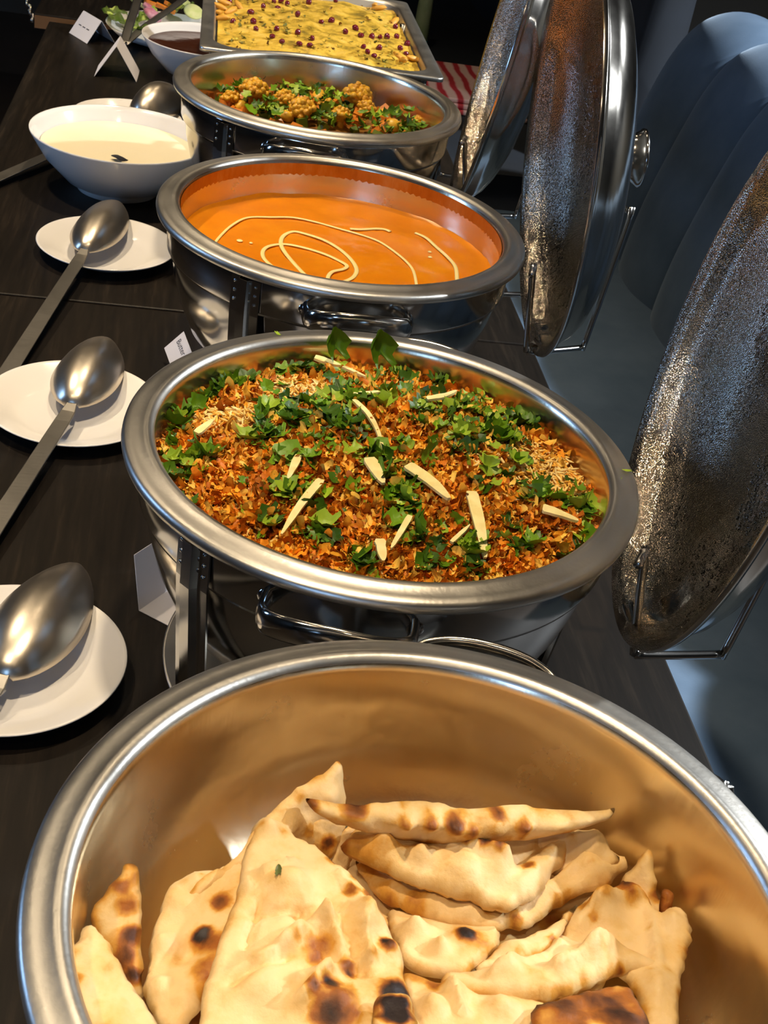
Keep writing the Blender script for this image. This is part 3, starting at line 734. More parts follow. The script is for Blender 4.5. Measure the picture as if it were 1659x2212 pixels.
# ================================================================== food: naan
def bread(label, outline, anchors, th=.010, bumps=(), ridges=(), chars=(), base=0., seed=0, step=.0026, rough=.0022, bend=None, edge=.0048, under=.06, rim=.16):
    """one torn piece of naan: a closed puffed slab on its own plane. pixel radii are turned into metres at its distance"""
    th *= .72
    A = [P(*a) for a in anchors]
    n = (A[1] - A[0]).cross(A[2] - A[0]).normalized()
    if n.dot(A[0] - CAM) > 0: n = -n
    o0 = (A[0] + A[1] + A[2]) / 3
    e1 = (A[1] - A[0]).normalized(); e2 = n.cross(e1)
    def to(px, py):
        d = ray(px, py); t = (o0 - CAM).dot(n) / d.dot(n); q = CAM + d * t - o0
        return (q.dot(e1), q.dot(e2))
    dist = (o0 - CAM).length; k = dist / F
    pts = [Vector((*to(*p), 0)) for p in outline]
    pts = smooth_path(pts, 4, True)
    ring = []
    m_ = len(pts)
    for i in range(m_):
        a, b_ = pts[i], pts[(i + 1) % m_]; L = (b_ - a).length; c = max(1, int(L / step))
        for j in range(c):
            q = a.lerp(b_, j / c); ring.append((q.x + rough * nz(q.x, q.y, seed, 130), q.y + rough * nz(q.y, q.x, seed + 9, 130)))
    R = np.array(ring)
    lo, hi = R.min(0), R.max(0)
    gx, gy = np.meshgrid(np.arange(lo[0], hi[0], step), np.arange(lo[1], hi[1], step)); gp = np.stack([gx.ravel(), gy.ravel()], 1) + np.random.default_rng(seed).uniform(-.3, .3, (gx.size, 2)) * step
    def edist(q):
        a = R; b_ = np.roll(R, -1, 0); ab = b_ - a
        t = np.clip(((q[:, None] - a) * ab).sum(-1) / np.maximum((ab * ab).sum(-1), 1e-12), 0, 1)
        return np.sqrt((((a + t[..., None] * ab) - q[:, None]) ** 2).sum(-1)).min(1)
    x, y = gp[:, 0:1], gp[:, 1:2]; a = R; b_ = np.roll(R, -1, 0)
    cr = ((a[:, 1] > y) != (b_[:, 1] > y)) & (x < (b_[:, 0] - a[:, 0]) * (y - a[:, 1]) / (b_[:, 1] - a[:, 1] + 1e-15) + a[:, 0])
    gp = gp[cr.sum(1) % 2 == 1]; gp = gp[edist(gp) > step * .6]
    allp = [Vector((float(p[0]), float(p[1]))) for p in np.concatenate([R, gp])]
    nb = len(R)
    vo, _, fo, ov, _, _ = delaunay_2d_cdt(allp, [], [list(range(nb))], 1, 1e-7)
    q = np.array([(p.x, p.y) for p in vo]); d = edist(q)
    prof = np.sqrt(np.clip(1 - (1 - np.clip(d / edge, 0, 1)) ** 2, 0, 1)); prof[d < 1e-5] = 0
    hf = np.zeros(len(q)); br = np.full(len(q), float(base)); lift = np.zeros(len(q))
    fade = np.clip(d / .010, 0, 1)
    wob = np.array([1 + 1.1 * nz(p[0], p[1], seed + 30, 95) + .6 * nz(p[0], p[1], seed + 31, 260) for p in q]).clip(.3, 3)
    for (px, py, rad, h) in bumps:
        h = h * 1.5; c = np.array(to(px, py)); g_ = np.exp(-((q - c) ** 2).sum(1) / (2 * (rad * k * .6) ** 2)); hf += h * g_ * fade
    for (x0, y0, x1, y1, wd, h) in ridges:
        a_ = np.array(to(x0, y0)); b2 = np.array(to(x1, y1)); ab = b2 - a_; t = np.clip(((q - a_) @ ab) / (ab @ ab), 0, 1)
        dd = ((q - a_ - t[:, None] * ab) ** 2).sum(1); hf += 1.5 * h * np.exp(-dd / (2 * (wd * k * .6) ** 2)) * fade
    for (px, py, rad, s_) in chars:
        c = np.array(to(px, py)); g_ = np.exp(-(((q - c) ** 2).sum(1) / (2 * (rad * k * .70) ** 2) * (1 + (wob - 1) * min(1, rad / 45))) ** 1.7); br += s_ * (1.0 if rad < 26 else .8) * (.95 if s_ > .7 else .88) * g_
    if bend:
        x0, y0, x1, y1, amt = bend
        a_ = np.array(to(x0, y0)); b2 = np.array(to(x1, y1)); ab = b2 - a_; t = ((q - a_) @ ab) / (ab @ ab); lift += amt * (2 * t - 1) ** 2
    nzv = np.array([.0040 * nz(p[0], p[1], seed * 1.7, 42) + .0030 * (abs(nz(p[0], p[1], seed + 7, 34)) - .25) + .0016 * nz(p[0], p[1], seed + 4, 90) + .0006 * (abs(nz(p[0], p[1], seed + 8, 120)) - .2) + .0006 * nz(p[0], p[1], seed + 2, 260) for p in q])
    nzv *= 1.0; hf += nzv * fade
    br += rim * np.exp(-(d / .0028) ** 2) * np.clip(.5 + 2.2 * np.array([nz(p[0], p[1], seed + 50, 60) for p in q]), 0, 1)
    br += np.clip(nzv * 38, -.1, .12)
    up = hf + th * .5 * prof + lift; dn = -th * .5 * prof + lift + hf * .35
    W = lambda i, h: o0 * 0 + e1 * q[i, 0] + e2 * q[i, 1] + n * float(h)
    V = [W(i, up[i]) for i in range(len(q))]; idx = {}; brn = list(br)
    for i in range(len(q)):
        if prof[i] == 0: idx[i] = i; V[i] = W(i, lift[i])
        else: idx[i] = len(V); V.append(W(i, dn[i])); brn.append(br[i] + under)
    Fc = []
    for t in fo:
        a_, b2, c = (V[t[0]], V[t[1]], V[t[2]])
        t = tuple(t)
        if (b2 - a_).cross(c - a_).dot(n) < 0: t = t[::-1]
        Fc.append(t); Fc.append(tuple(idx[i] for i in t[::-1]))
    me = mesh('naan_piece', V, Fc)
    at = me.attributes.new('brown', 'FLOAT', 'POINT'); at.data.foreach_set('value', np.array(brn, np.float32))
    o = obj('naan_piece', me, M['naan'], loc=o0)
    return tag(o, label, 'naan', 'naan pieces in the near dish')

# --- pieces lying at the bottom of the dish, seen only through the gaps
bread('flat naan at the bottom of the dish under the folded stack', [(760, 1840), (1000, 1830), (1210, 1860), (1310, 1960), (1320, 2100), (1200, 2200), (900, 2180), (760, 2000)], [(760, 1900, -.088), (1380, 1960, -.088), (1000, 2190, -.084)], .010, seed=21, step=.005, chars=[(860, 1900, 40, .3), (1180, 1990, 40, .4)])
bread('flat naan at the bottom of the dish on the left', [(390, 2020), (470, 1970), (700, 1900), (800, 2000), (760, 2260), (410, 2260)], [(330, 2020, -.084), (800, 1990, -.084), (500, 2260, -.080)], .010, seed=22, step=.005, base=.12, chars=[(460, 2060, 60, .4), (420, 2200, 50, .4)])
# --- back and left
bread('tall pointed naan piece leaning on the far wall of the dish', [(735, 1645), (743, 1725), (742, 1800), (700, 1850), (600, 1900), (500, 1960), (430, 2000), (400, 1960), (440, 1890), (500, 1862), (555, 1790), (620, 1720), (690, 1676)],
      [(735, 1650, -.035), (450, 1930, -.062), (690, 1880, -.085)], .010, chars=[(735, 1640, 12, .5), (640, 1715, 18, .25), (660, 1790, 22, .35), (560, 1790, 16, .15)], bumps=[(700, 1720, 40, .004), (600, 1800, 40, .003)], seed=1)
bread('small naan piece tucked behind the large central one', [(640, 1800), (690, 1760), (745, 1770), (730, 1830), (700, 1870), (650, 1850)], [(640, 1800, -.06), (745, 1770, -.06), (690, 1860, -.078)], .008, base=.10, chars=[(705, 1815, 14, .5), (650, 1800, 14, .4)], seed=2)
bread('upright pale naan sliver behind the folded stack', [(735, 1800), (770, 1780), (790, 1790), (765, 1850), (740, 1900), (712, 1880)], [(735, 1800, -.065), (790, 1790, -.068), (740, 1890, -.09)], .007, seed=3, chars=[(760, 1840, 10, .3)])
bread('naan triangle at the left wall showing its browned underside', [(285, 1866), (299, 1885), (304, 1970), (308, 2060), (304, 2170), (262, 2110), (222, 2050), (196, 1985), (210, 1955), (238, 1915), (262, 1880)],
      [(285, 1868, -.042), (304, 2160, -.070), (200, 1980, -.052)], .007, base=.06, chars=[(275, 1960, 24, .36), (285, 2020, 22, .5), (270, 2070, 24, .42), (290, 2110, 18, .55), (262, 1920, 16, .3), (290, 1900, 10, .2)], seed=4, under=.3, edge=.010)
bread('blistered naan piece at the lower left against the wall', [(140, 2120), (146, 2060), (168, 2035), (190, 2006), (214, 2015), (240, 2052), (300, 2150), (350, 2230), (356, 2255), (225, 2255), (172, 2205), (152, 2160)],
      [(150, 2060, -.030), (330, 2210, -.034), (170, 2260, -.028)], .012, bumps=[(170, 2065, 26, .004), (200, 2020, 20, .003), (165, 2140, 28, .004), (165, 2190, 22, .003), (215, 2100, 36, .002)],
      chars=[(158, 2070, 12, .22), (163, 2135, 14, .3), (160, 2180, 14, .26), (205, 2178, 12, .2), (225, 2110, 16, .14), (150, 2120, 8, .3)], seed=5)
bread('long curled naan piece between the left triangle and the centre', [(312, 2150), (322, 2090), (325, 2035), (345, 1975), (368, 1920), (410, 1892), (450, 1886), (500, 1870), (545, 1880), (535, 1960), (520, 2030), (480, 2110), (440, 2160), (425, 2190), (385, 2235), (345, 2220)],
      [(345, 1975, -.066), (500, 1880, -.058), (390, 2210, -.060)], .014, bumps=[(370, 1950, 30, .004), (430, 1910, 30, .005), (350, 2050, 30, .006), (340, 2150, 34, .006), (410, 2170, 30, .004), (410, 2060, 40, -.005)],
      chars=[(440, 2022, 20, .75), (430, 2040, 24, .25), (480, 1962, 24, .55), (470, 2050, 30, .42), (440, 2110, 30, .30), (380, 2080, 22, .2), (400, 1920, 9, .25), (438, 1910, 8, .25), (345, 2165, 12, .15), (450, 2150, 24, .3)], seed=6)
# --- the folded stack on the right, far to near
bread('naan piece at the top right end of the stack, plain and pale', [(1150, 1800), (1240, 1795), (1290, 1792), (1318, 1830), (1335, 1860), (1280, 1900), (1180, 1880)], [(1150, 1800, -.058), (1330, 1850, -.062), (1180, 1880, -.068)], .012, bumps=[(1290, 1810, 30, .004)], seed=7, chars=[(1230, 1810, 12, .15)])
bread('folded naan topping the stack with a row of brown blisters', [(660, 1727), (690, 1728), (740, 1737), (800, 1737), (850, 1730), (905, 1730), (960, 1738), (1010, 1748), (1070, 1742), (1130, 1738), (1160, 1746), (1230, 1750), (1290, 1752), (1322, 1745), (1328, 1752), (1305, 1772), (1240, 1795), (1160, 1812), (1060, 1822), (960, 1824), (860, 1814), (760, 1790), (690, 1760)],
      [(670, 1735, -.033), (1310, 1752, -.036), (980, 1822, -.052)],   .026, edge=.014, bumps=[(765, 1745, 26, .005), (865, 1768, 20, .008), (922, 1766, 22, .008), (975, 1772, 24, .009), (1010, 1785, 16, .004), (1120, 1777, 20, .008), (1060, 1755, 30, .004), (880, 1738, 50, .003), (1180, 1775, 40, .004)],
      chars=[(770, 1742, 24, .42), (672, 1738, 15, .38), (862, 1764, 16, .45), (920, 1762, 19, .45), (972, 1768, 22, .58), (1012, 1786, 14, .38), (1120, 1775, 18, .5), (1065, 1750, 14, .4), (1120, 1805, 10, .35), (830, 1775, 12, .25), (870, 1735, 9, .25), (870, 1808, 60, .12), (740, 1785, 30, .2), (1080, 1756, 12, .32), (990, 1820, 80, .13)], seed=8, rough=.0012)
bread('second naan down the stack with a charred black crest', [(738, 1835), (752, 1812), (775, 1790), (860, 1790), (1000, 1800), (1150, 1800), (1266, 1806), (1240, 1840), (1195, 1890), (1160, 1940), (1128, 1950), (1100, 1968), (1060, 1960), (1000, 1942), (920, 1920), (850, 1888), (790, 1862)],
      [(745, 1830, -.060), (1250, 1812, -.066), (1090, 1962, -.056)], .014, bumps=[(820, 1850, 34, .007), (905, 1870, 30, .006), (1000, 1880, 60, .005), (1080, 1900, 46, .005), (1000, 1930, 50, .004)], ridges=[(940, 1835, 1085, 1885, 18, .007), (1120, 1930, 1255, 1815, 20, .004), (1100, 1880, 1200, 1820, 12, -.004)],
      chars=[(960, 1842, 16, .62), (1000, 1852, 18, .95), (1035, 1865, 16, .85), (1065, 1880, 14, .6), (945, 1830, 12, .6), (1015, 1838, 20, .5), (1135, 1890, 14, .45), (800, 1805, 60, .22), (760, 1830, 24, .12), (900, 1850, 20, .25), (900, 1810, 30, .2)], seed=9)
bread('third naan down the stack with a torn open edge', [(765, 1862), (800, 1872), (860, 1905), (930, 1935), (1030, 1960), (1110, 1955), (1190, 1900), (1262, 1825), (1340, 1855), (1356, 1862), (1320, 1908), (1250, 1935), (1195, 1965), (1150, 2000), (1100, 2006), (1050, 2008), (985, 2002), (900, 1975), (830, 1945), (792, 1905)],
      [(780, 1870, -.078), (1345, 1860, -.070), (1080, 2004, -.068)], .013, bumps=[(930, 1965, 40, .005), (850, 1930, 30, .004), (1010, 1985, 36, .005), (1260, 1880, 50, .006), (1180, 1945, 36, .005)], ridges=[(1100, 1995, 1230, 1890, 10, .004), (1180, 1970, 1350, 1870, 12, .004)],
      chars=[(830, 1905, 50, .2), (900, 1960, 24, .2), (1110, 1998, 16, .35), (1050, 1985, 16, .22), (790, 1890, 20, .25), (1200, 1960, 8, .35), (1180, 1925, 6, .3)], seed=10)
bread('naan point standing up behind the stack at the right', [(1400, 1836), (1413, 1870), (1416, 1915), (1432, 1960), (1440, 2010), (1400, 2040), (1360, 1990), (1340, 1920), (1362, 1880)], [(1400, 1838, -.050), (1435, 1990, -.072), (1345, 1950, -.076)], .008, seed=11, chars=[(1418, 1930, 14, .2)])
bread('dark crust tip peeking out at the far right of the stack', [(1430, 1926), (1452, 1928), (1455, 1958), (1450, 1990), (1425, 1985)], [(1430, 1926, -.056), (1455, 1940, -.056), (1440, 1985, -.066)], .006, base=.34, seed=12, edge=.004)
bread('broad folded naan at the right with a browned fold', [(1215, 1990), (1260, 1950), (1330, 1915), (1372, 1880), (1390, 1920), (1420, 1975), (1440, 1965), (1478, 1970), (1494, 2000), (1490, 2040), (1478, 2075), (1470, 2120), (1465, 2212), (1455, 2290), (1370, 2290), (1390, 2200), (1350, 2120), (1280, 2080), (1215, 2050)],
      [(1375, 1885, -.070), (1485, 2010, -.062), (1380, 2240, -.060)], .012, bumps=[(1300, 1990, 44, .008), (1455, 2000, 30, .004), (1420, 2140, 50, .004), (1250, 2010, 30, .005)], ridges=[(1280, 1985, 1370, 1950, 14, .006), (1400, 1920, 1420, 2090, 12, .003)],
      chars=[(1345, 1930, 26, .42), (1350, 1912, 20, .35), (1290, 1970, 26, .36), (1280, 2010, 12, .42), (1360, 1960, 18, .3), (1395, 2015, 8, .35), (1260, 1975, 18, .3), (1400, 2112, 10, .25), (1440, 2110, 12, .2), (1488, 2060, 10, .25), (1470, 2150, 12, .2)], seed=13)
bread('naan with a burnt spot under the torn edge, middle of the stack', [(840, 1975), (900, 1985), (960, 2002), (1020, 2008), (1078, 2012), (1070, 2050), (1030, 2085), (1010, 2102), (960, 2105), (890, 2092), (860, 2060)], [(850, 1985, -.078), (1072, 2020, -.070), (950, 2102, -.060)], .013, bumps=[(895, 2030, 36, .007), (950, 2065, 24, .006), (1000, 2040, 30, .003)], chars=[(1003, 2046, 20, .85), (1000, 2030, 26, .3), (1030, 2050, 30, .22), (948, 2066, 10, .22), (900, 2000, 50, .14)], seed=14)
bread('thin naan edge curving under the burnt-spot piece', [(1000, 2105), (1040, 2085), (1075, 2045), (1130, 2030), (1190, 2000), (1245, 1955), (1225, 2000), (1190, 2045), (1140, 2075), (1080, 2090), (1040, 2098)], [(1005, 2105, -.062), (1240, 1960, -.068), (1150, 2068, -.060)], .009, bumps=[(1110, 2050, 34, .004)], chars=[(1195, 2035, 12, .4), (1120, 2065, 10, .2), (1060, 2080, 10, .15)], seed=15)
bread('wide pale naan with an oily fold in front of the stack', [(952, 2115), (1000, 2108), (1080, 2095), (1160, 2070), (1205, 2030), (1245, 2045), (1290, 2045), (1350, 2060), (1415, 2085), (1420, 2092), (1340, 2100), (1270, 2130), (1200, 2155), (1130, 2160), (1060, 2150), (985, 2138)], [(960, 2118, -.058), (1410, 2088, -.060), (1150, 2158, -.050)], .014, bumps=[(1200, 2060, 24, .006), (1280, 2080, 44, .006), (1100, 2120, 40, .004), (1180, 2110, 50, .003)], ridges=[(1060, 2130, 1200, 2070, 12, .004), (1200, 2120, 1330, 2060, 18, .005)],
      chars=[(1195, 2062, 14, .2), (1300, 2090, 14, .18), (1010, 2120, 20, .12), (1340, 2098, 10, .35), (1140, 2125, 16, .14), (1260, 2128, 14, .2)], seed=16)
bread('lowest naan at the near edge with a browned rim', [(868, 2110), (920, 2120), (980, 2140), (1060, 2158), (1150, 2168), (1190, 2180), (1170, 2230), (1120, 2290), (900, 2290), (880, 2212), (872, 2160)], [(880, 2120, -.062), (1180, 2185, -.052), (980, 2250, -.048)], .012, bumps=[(990, 2160, 26, .006), (930, 2200, 40, .005), (1080, 2190, 36, .004)], ridges=[(960, 2150, 1000, 2210, 14, .005)], chars=[(900, 2122, 26, .42), (940, 2145, 20, .38), (990, 2148, 16, .3), (1060, 2170, 14, .15), (930, 2128, 16, .2)], seed=17)
bread('dark browned naan underside at the near right', [(1150, 2180), (1200, 2162), (1260, 2145), (1320, 2132), (1362, 2134), (1385, 2175), (1402, 2215), (1420, 2290), (1180, 2290), (1155, 2230)], [(1160, 2180, -.042), (1365, 2138, -.050), (1290, 2260, -.036)], .008, base=.40, chars=[(1220, 2185, 30, .15), (1300, 2175, 40, .18), (1340, 2200, 30, .18), (1180, 2200, 20, -.15), (1290, 2225, 18, -.35), (1210, 2155, 20, -.3), (1270, 2142, 18, -.3), (1330, 2130, 18, -.3)], seed=18, rough=.003)
# --- the big central piece lies over them
bread('largest naan piece, pale and dimpled, in the centre of the dish', [(520, 1880), (527, 1850), (548, 1790), (560, 1772), (590, 1776), (622, 1786), (640, 1812), (680, 1830), (720, 1862), (760, 1892), (790, 1920), (812, 1955), (832, 1990), (850, 2030), (868, 2070), (872, 2110), (885, 2140), (898, 2200), (905, 2290), (420, 2290), (430, 2212), (440, 2140), (458, 2080), (478, 2020), (490, 1990), (515, 1920)],
      [(560, 1780, -.048), (860, 2080, -.044), (450, 2200, -.040)], .013, bumps=[(625, 1930, 60, .008), (575, 1800, 34, .005), (790, 2000, 44, .008), (600, 2020, 60, .003), (560, 2130, 70, .005), (700, 2180, 60, .006), (850, 2060, 20, .006), (770, 2100, 40, -.004), (660, 2010, 30, -.004)], ridges=[(520, 1885, 530, 1930, 12, .006), (560, 2100, 700, 2000, 16, .004), (500, 2140, 620, 2080, 14, -.004), (640, 2140, 800, 2080, 16, .004), (540, 1990, 640, 1990, 12, -.003), (700, 1990, 740, 2080, 14, .004), (560, 1905, 640, 1880, 9, .004), (640, 1990, 740, 1975, 9, -.004), (530, 2060, 560, 1960, 9, -.003), (600, 2060, 690, 1990, 9, .004), (780, 2020, 800, 2110, 10, .004), (640, 2190, 700, 2120, 10, .005), (730, 1900, 800, 1990, 10, .003)],
      chars=[(722, 1868, 20, .44), (768, 1902, 16, .5), (755, 1942, 20, .45), (795, 1942, 16, .38), (800, 1968, 34, .15), (685, 2060, 34, .42), (680, 2090, 22, .28), (628, 2050, 14, .3), (745, 2105, 22, .40), (755, 2120, 10, .35), (835, 2058, 18, .6), (825, 2050, 10, .5), (705, 2155, 16, .75), (665, 2172, 18, .42), (720, 2205, 46, .5), (700, 2215, 30, .3), (805, 2085, 10, .22), (820, 1980, 14, .35), (845, 2170, 30, .85), (850, 2195, 34, .9), (870, 2160, 18, .5), (560, 1800, 12, .18), (610, 1812, 14, .22), (642, 1872, 10, .1), (575, 1935, 5, .1)], seed=19, step=.0024, rough=.0012)
bread('charred blistered naan corner at the near edge beside the centre', [(808, 2165), (830, 2152), (862, 2148), (888, 2160), (896, 2200), (900, 2290), (800, 2290), (805, 2212)], [(815, 2160, -.028), (890, 2165, -.028), (850, 2260, -.026)], .008, base=.12, chars=[(840, 2175, 24, .8), (860, 2200, 24, .9), (830, 2200, 14, .6), (870, 2170, 14, .6)], seed=20)
q = P(603, 1883, -.034); tv, tf = SHREDS[3]
# find the bread surface below the green speck by shooting a ray later (see end)
speck = obj('leaf_crumb', color_mesh('leaf_crumb', tv, tf, [(.11, .13, .035, 1)] * len(tv), M['herb']), loc=q, rot=(.2, 0, .3)); speck.scale = (.55, .5, .35)
tag(speck, 'tiny green leaf crumb on the large central naan', 'leaf crumb')

# ================================================================== food: mixed vegetables
cx2, cy2, _ = POT['veg']
def zv(x, y):
    d = math.hypot(x - cx2, y - cy2) / RI
    return -.060 + .016 * (1 - min(d, 1) ** 2) + .006 * nz(x, y, 2, 20)
vt = thing('vegetable_curry', 'thick brown spiced base of the vegetable curry in its dish', 'curry', (cx2, cy2, RIM))
v = []; f = []; nr, ns = 26, 72
for i in range(nr + 1):
    r = RI * .985 * i / nr
    for k in range(ns):
        a = 2 * PI * k / ns; x, y = r * math.cos(a), r * math.sin(a); v.append((x, y, zv(x + cx2, y + cy2)))
for i in range(nr):
    for k in range(ns):
        l = (k + 1) % ns; f.append((i * ns + k, (i + 1) * ns + k, (i + 1) * ns + l, i * ns + l))
M['masala'] = plain('masala', (.34, .13, .018), .4, var=(50, (.22, .10, .012)), bumps=(120, .6, .004))
G().add(v, f).obj('masala', M['masala'], vt)
def lump(seed, sx, sy, sz, amp=.25, freq=2.2, nu=10, nv=7):
    v = [(0, 0, sz)]; f = []
    for i in range(1, nv):
        th = PI * i / nv
        for k in range(nu):
            a = 2 * PI * k / nu; d = Vector((math.sin(th) * math.cos(a), math.sin(th) * math.sin(a), math.cos(th)))
            r = 1 + amp * noise.noise(d * freq + Vector((seed * 3.1, 0, 0))) + amp * .5 * noise.noise(d * freq * 2.7 + Vector((0, seed * 2.3, 0)))
            v.append((d.x * sx * r, d.y * sy * r, d.z * sz * r))
    v.append((0, 0, -sz)); b_ = len(v) - 1
    for k in range(nu):
        l = (k + 1) % nu; f.append((0, 1 + k, 1 + l)); f.append((b_, 1 + (nv - 2) * nu + l, 1 + (nv - 2) * nu + k))
        for i in range(nv - 2): f.append((1 + i * nu + k, 1 + (i + 1) * nu + k, 1 + (i + 1) * nu + l, 1 + i * nu + l))
    return v, f
def cube_piece(seed, s):
    r = random.Random(seed); v = [(x * s * r.uniform(.8, 1.2), y * s * r.uniform(.8, 1.2), z * s * r.uniform(.7, 1)) for z in (-.5, .5) for x, y in ((-.5, -.5), (.5, -.5), (.5, .5), (-.5, .5))]
    return v, [(0, 3, 2, 1), (4, 5, 6, 7), (0, 1, 5, 4), (1, 2, 6, 5), (2, 3, 7, 6), (3, 0, 4, 7)]
CAUL = plain('spiced cauliflower', (.80, .45, .025), .45, var=(70, (.56, .24, .010)), bumps=(160, .6, .004))
POTATO = plain('spiced potato', (.90, .56, .05), .4, var=(60, (.78, .38, .02)))
CARROT = plain('carrot', (.62, .17, .012), .4, var=(70, (.70, .24, .02)))
PEPPER = plain('green pepper', (.09, .17, .012), .35, var=(60, (.16, .22, .02)))
def floret(seed, s):
    """cauliflower floret: stalk with a knobbly head"""
    g = G(); v, f = lump(seed, s * .40, s * .40, s * .30, .35, 3.5, 14, 9); g.add([(x, y, z + s * .25) for x, y, z in v], f)
    r = random.Random(seed)
    for i in range(26):
        v, f = lump(seed + i, s * .13, s * .13, s * .12, .4, 3, 7, 5); a = i * 2.4; d = s * .44 * math.sqrt((i + .5) / 26)
        g.add([(x + d * math.cos(a), y + d * math.sin(a), z + s * (.50 + .05 * math.sin(i * 1.7)) - d * d * 1.5 / s) for x, y, z in v], f)
    g.tube([(0, 0, s * .2), (0, 0, -s * .1), (s * .05, 0, -s * .4)], s * .16, 7); return g
VEG = [('f', 548, 205, .042, 'yellow cauliflower floret standing upright at the left of the vegetables'), ('f', 655, 243, .040, 'round golden cauliflower floret at the front middle of the vegetables'), ('f', 770, 218, .046, 'large knobbly yellow-green floret at the right of the vegetables'),
       ('p', 825, 250, .030, 'smooth yellow potato chunk at the right end of the vegetables'), ('f', 500, 222, .030, 'small floret at the far left end of the vegetables'), ('p', 575, 212, .026, 'yellow potato chunk beside the upright floret'), ('p', 850, 270, .028, 'potato chunk near the front rim at the right'), ('f', 705, 235, .028, 'small floret in the middle of the vegetables'), ('p', 520, 228, .022, 'small potato chunk left of the middle'), ('f', 900, 272, .026, 'small floret at the right end near the rim'), ('f', 615, 222, .034, 'floret just left of the round golden one'), ('f', 735, 258, .032, 'floret right of the round golden one near the front rim'), ('p', 690, 210, .030, 'potato chunk at the back middle of the vegetables'), ('f', 790, 240, .030, 'floret in front of the large knobbly one'), ('p', 620, 250, .024, 'potato chunk by the front rim at the left'), ('p', 530, 200, .024, 'potato chunk behind the small left floret'), ('f', 870, 240, .034, 'low floret behind the right potato chunks')]
for kk, a, b_, s, lab in VEG:
    z = -.045
    for _ in range(5): q = P(a, b_, z); z = zv(q.x, q.y) + s * .30
    if kk == 'f': o = floret(hash(lab) % 97 if False else int(a), s).obj('cauliflower_floret', CAUL)
    else:
        v, f = lump(int(a), s * .5, s * .42, s * .36, .18, 1.6); o = G().add(v, f).obj('potato_chunk', POTATO)
    o.location = (q.x, q.y, RIM + z - s * .06); o.rotation_euler = (random.uniform(-.5, .5), random.uniform(-.5, .5), random.uniform(0, 6))
    tag(o, lab, 'cauliflower' if kk == 'f' else 'potato')
cm = [mesh('carrot_cube', *cube_piece(i, .013), False) for i in range(4)]; pm = [mesh('pepper_piece', *cube_piece(9 + i, .013), False) for i in range(3)]
for x in cm: x.materials.append(CARROT)
for x in pm: x.materials.append(PEPPER)
for i in range(150):
    a = RNG.uniform(0, 2 * PI); d = RI * .93 * math.sqrt(RNG.uniform(0, 1)); x, y = cx2 + d * math.cos(a), cy2 + d * math.sin(a)
    c = i % 3 != 0
    o = obj('carrot_cube' if c else 'pepper_piece', random.choice(cm if c else pm), loc=(x, y, RIM + zv(x, y) + .004), rot=(random.uniform(0, 6), random.uniform(0, 6), random.uniform(0, 6)))
    k = random.uniform(.7, 1.3); o.scale = (k, k, k * (1 if c else .5))
    if c: tag(o, 'small orange carrot cube among the mixed vegetables', 'carrot', 'carrot cubes in the vegetable dish')
    else: tag(o, 'small green pepper piece among the mixed vegetables', 'pepper', 'pepper pieces in the vegetable dish')
sp = []
for i in range(330):
    a, b_ = random.choice(((530, 190), (620, 215), (690, 195), (700, 250), (760, 200), (800, 260), (580, 240), (900, 275), (640, 200), (720, 225), (860, 262)))
    z = -.04
    px, py = random.gauss(a, 26), random.gauss(b_, 12)
    for _ in range(4): q = P(px, py, z); z = zv(q.x, q.y) + .012
    if math.hypot(q.x - cx2, q.y - cy2) < RI * .93: sp.append((q.x - cx2, q.y - cy2, z + random.uniform(-.006, .012)))
n = len(sp); o = scatter('coriander_shreds', SHREDS + LEAVES, sp, tiltm(n, .7), RNG.uniform(.5, 1.2, n), pick(HERB_COL, n, .25), M['herb'], vt); o['kind'] = 'stuff'

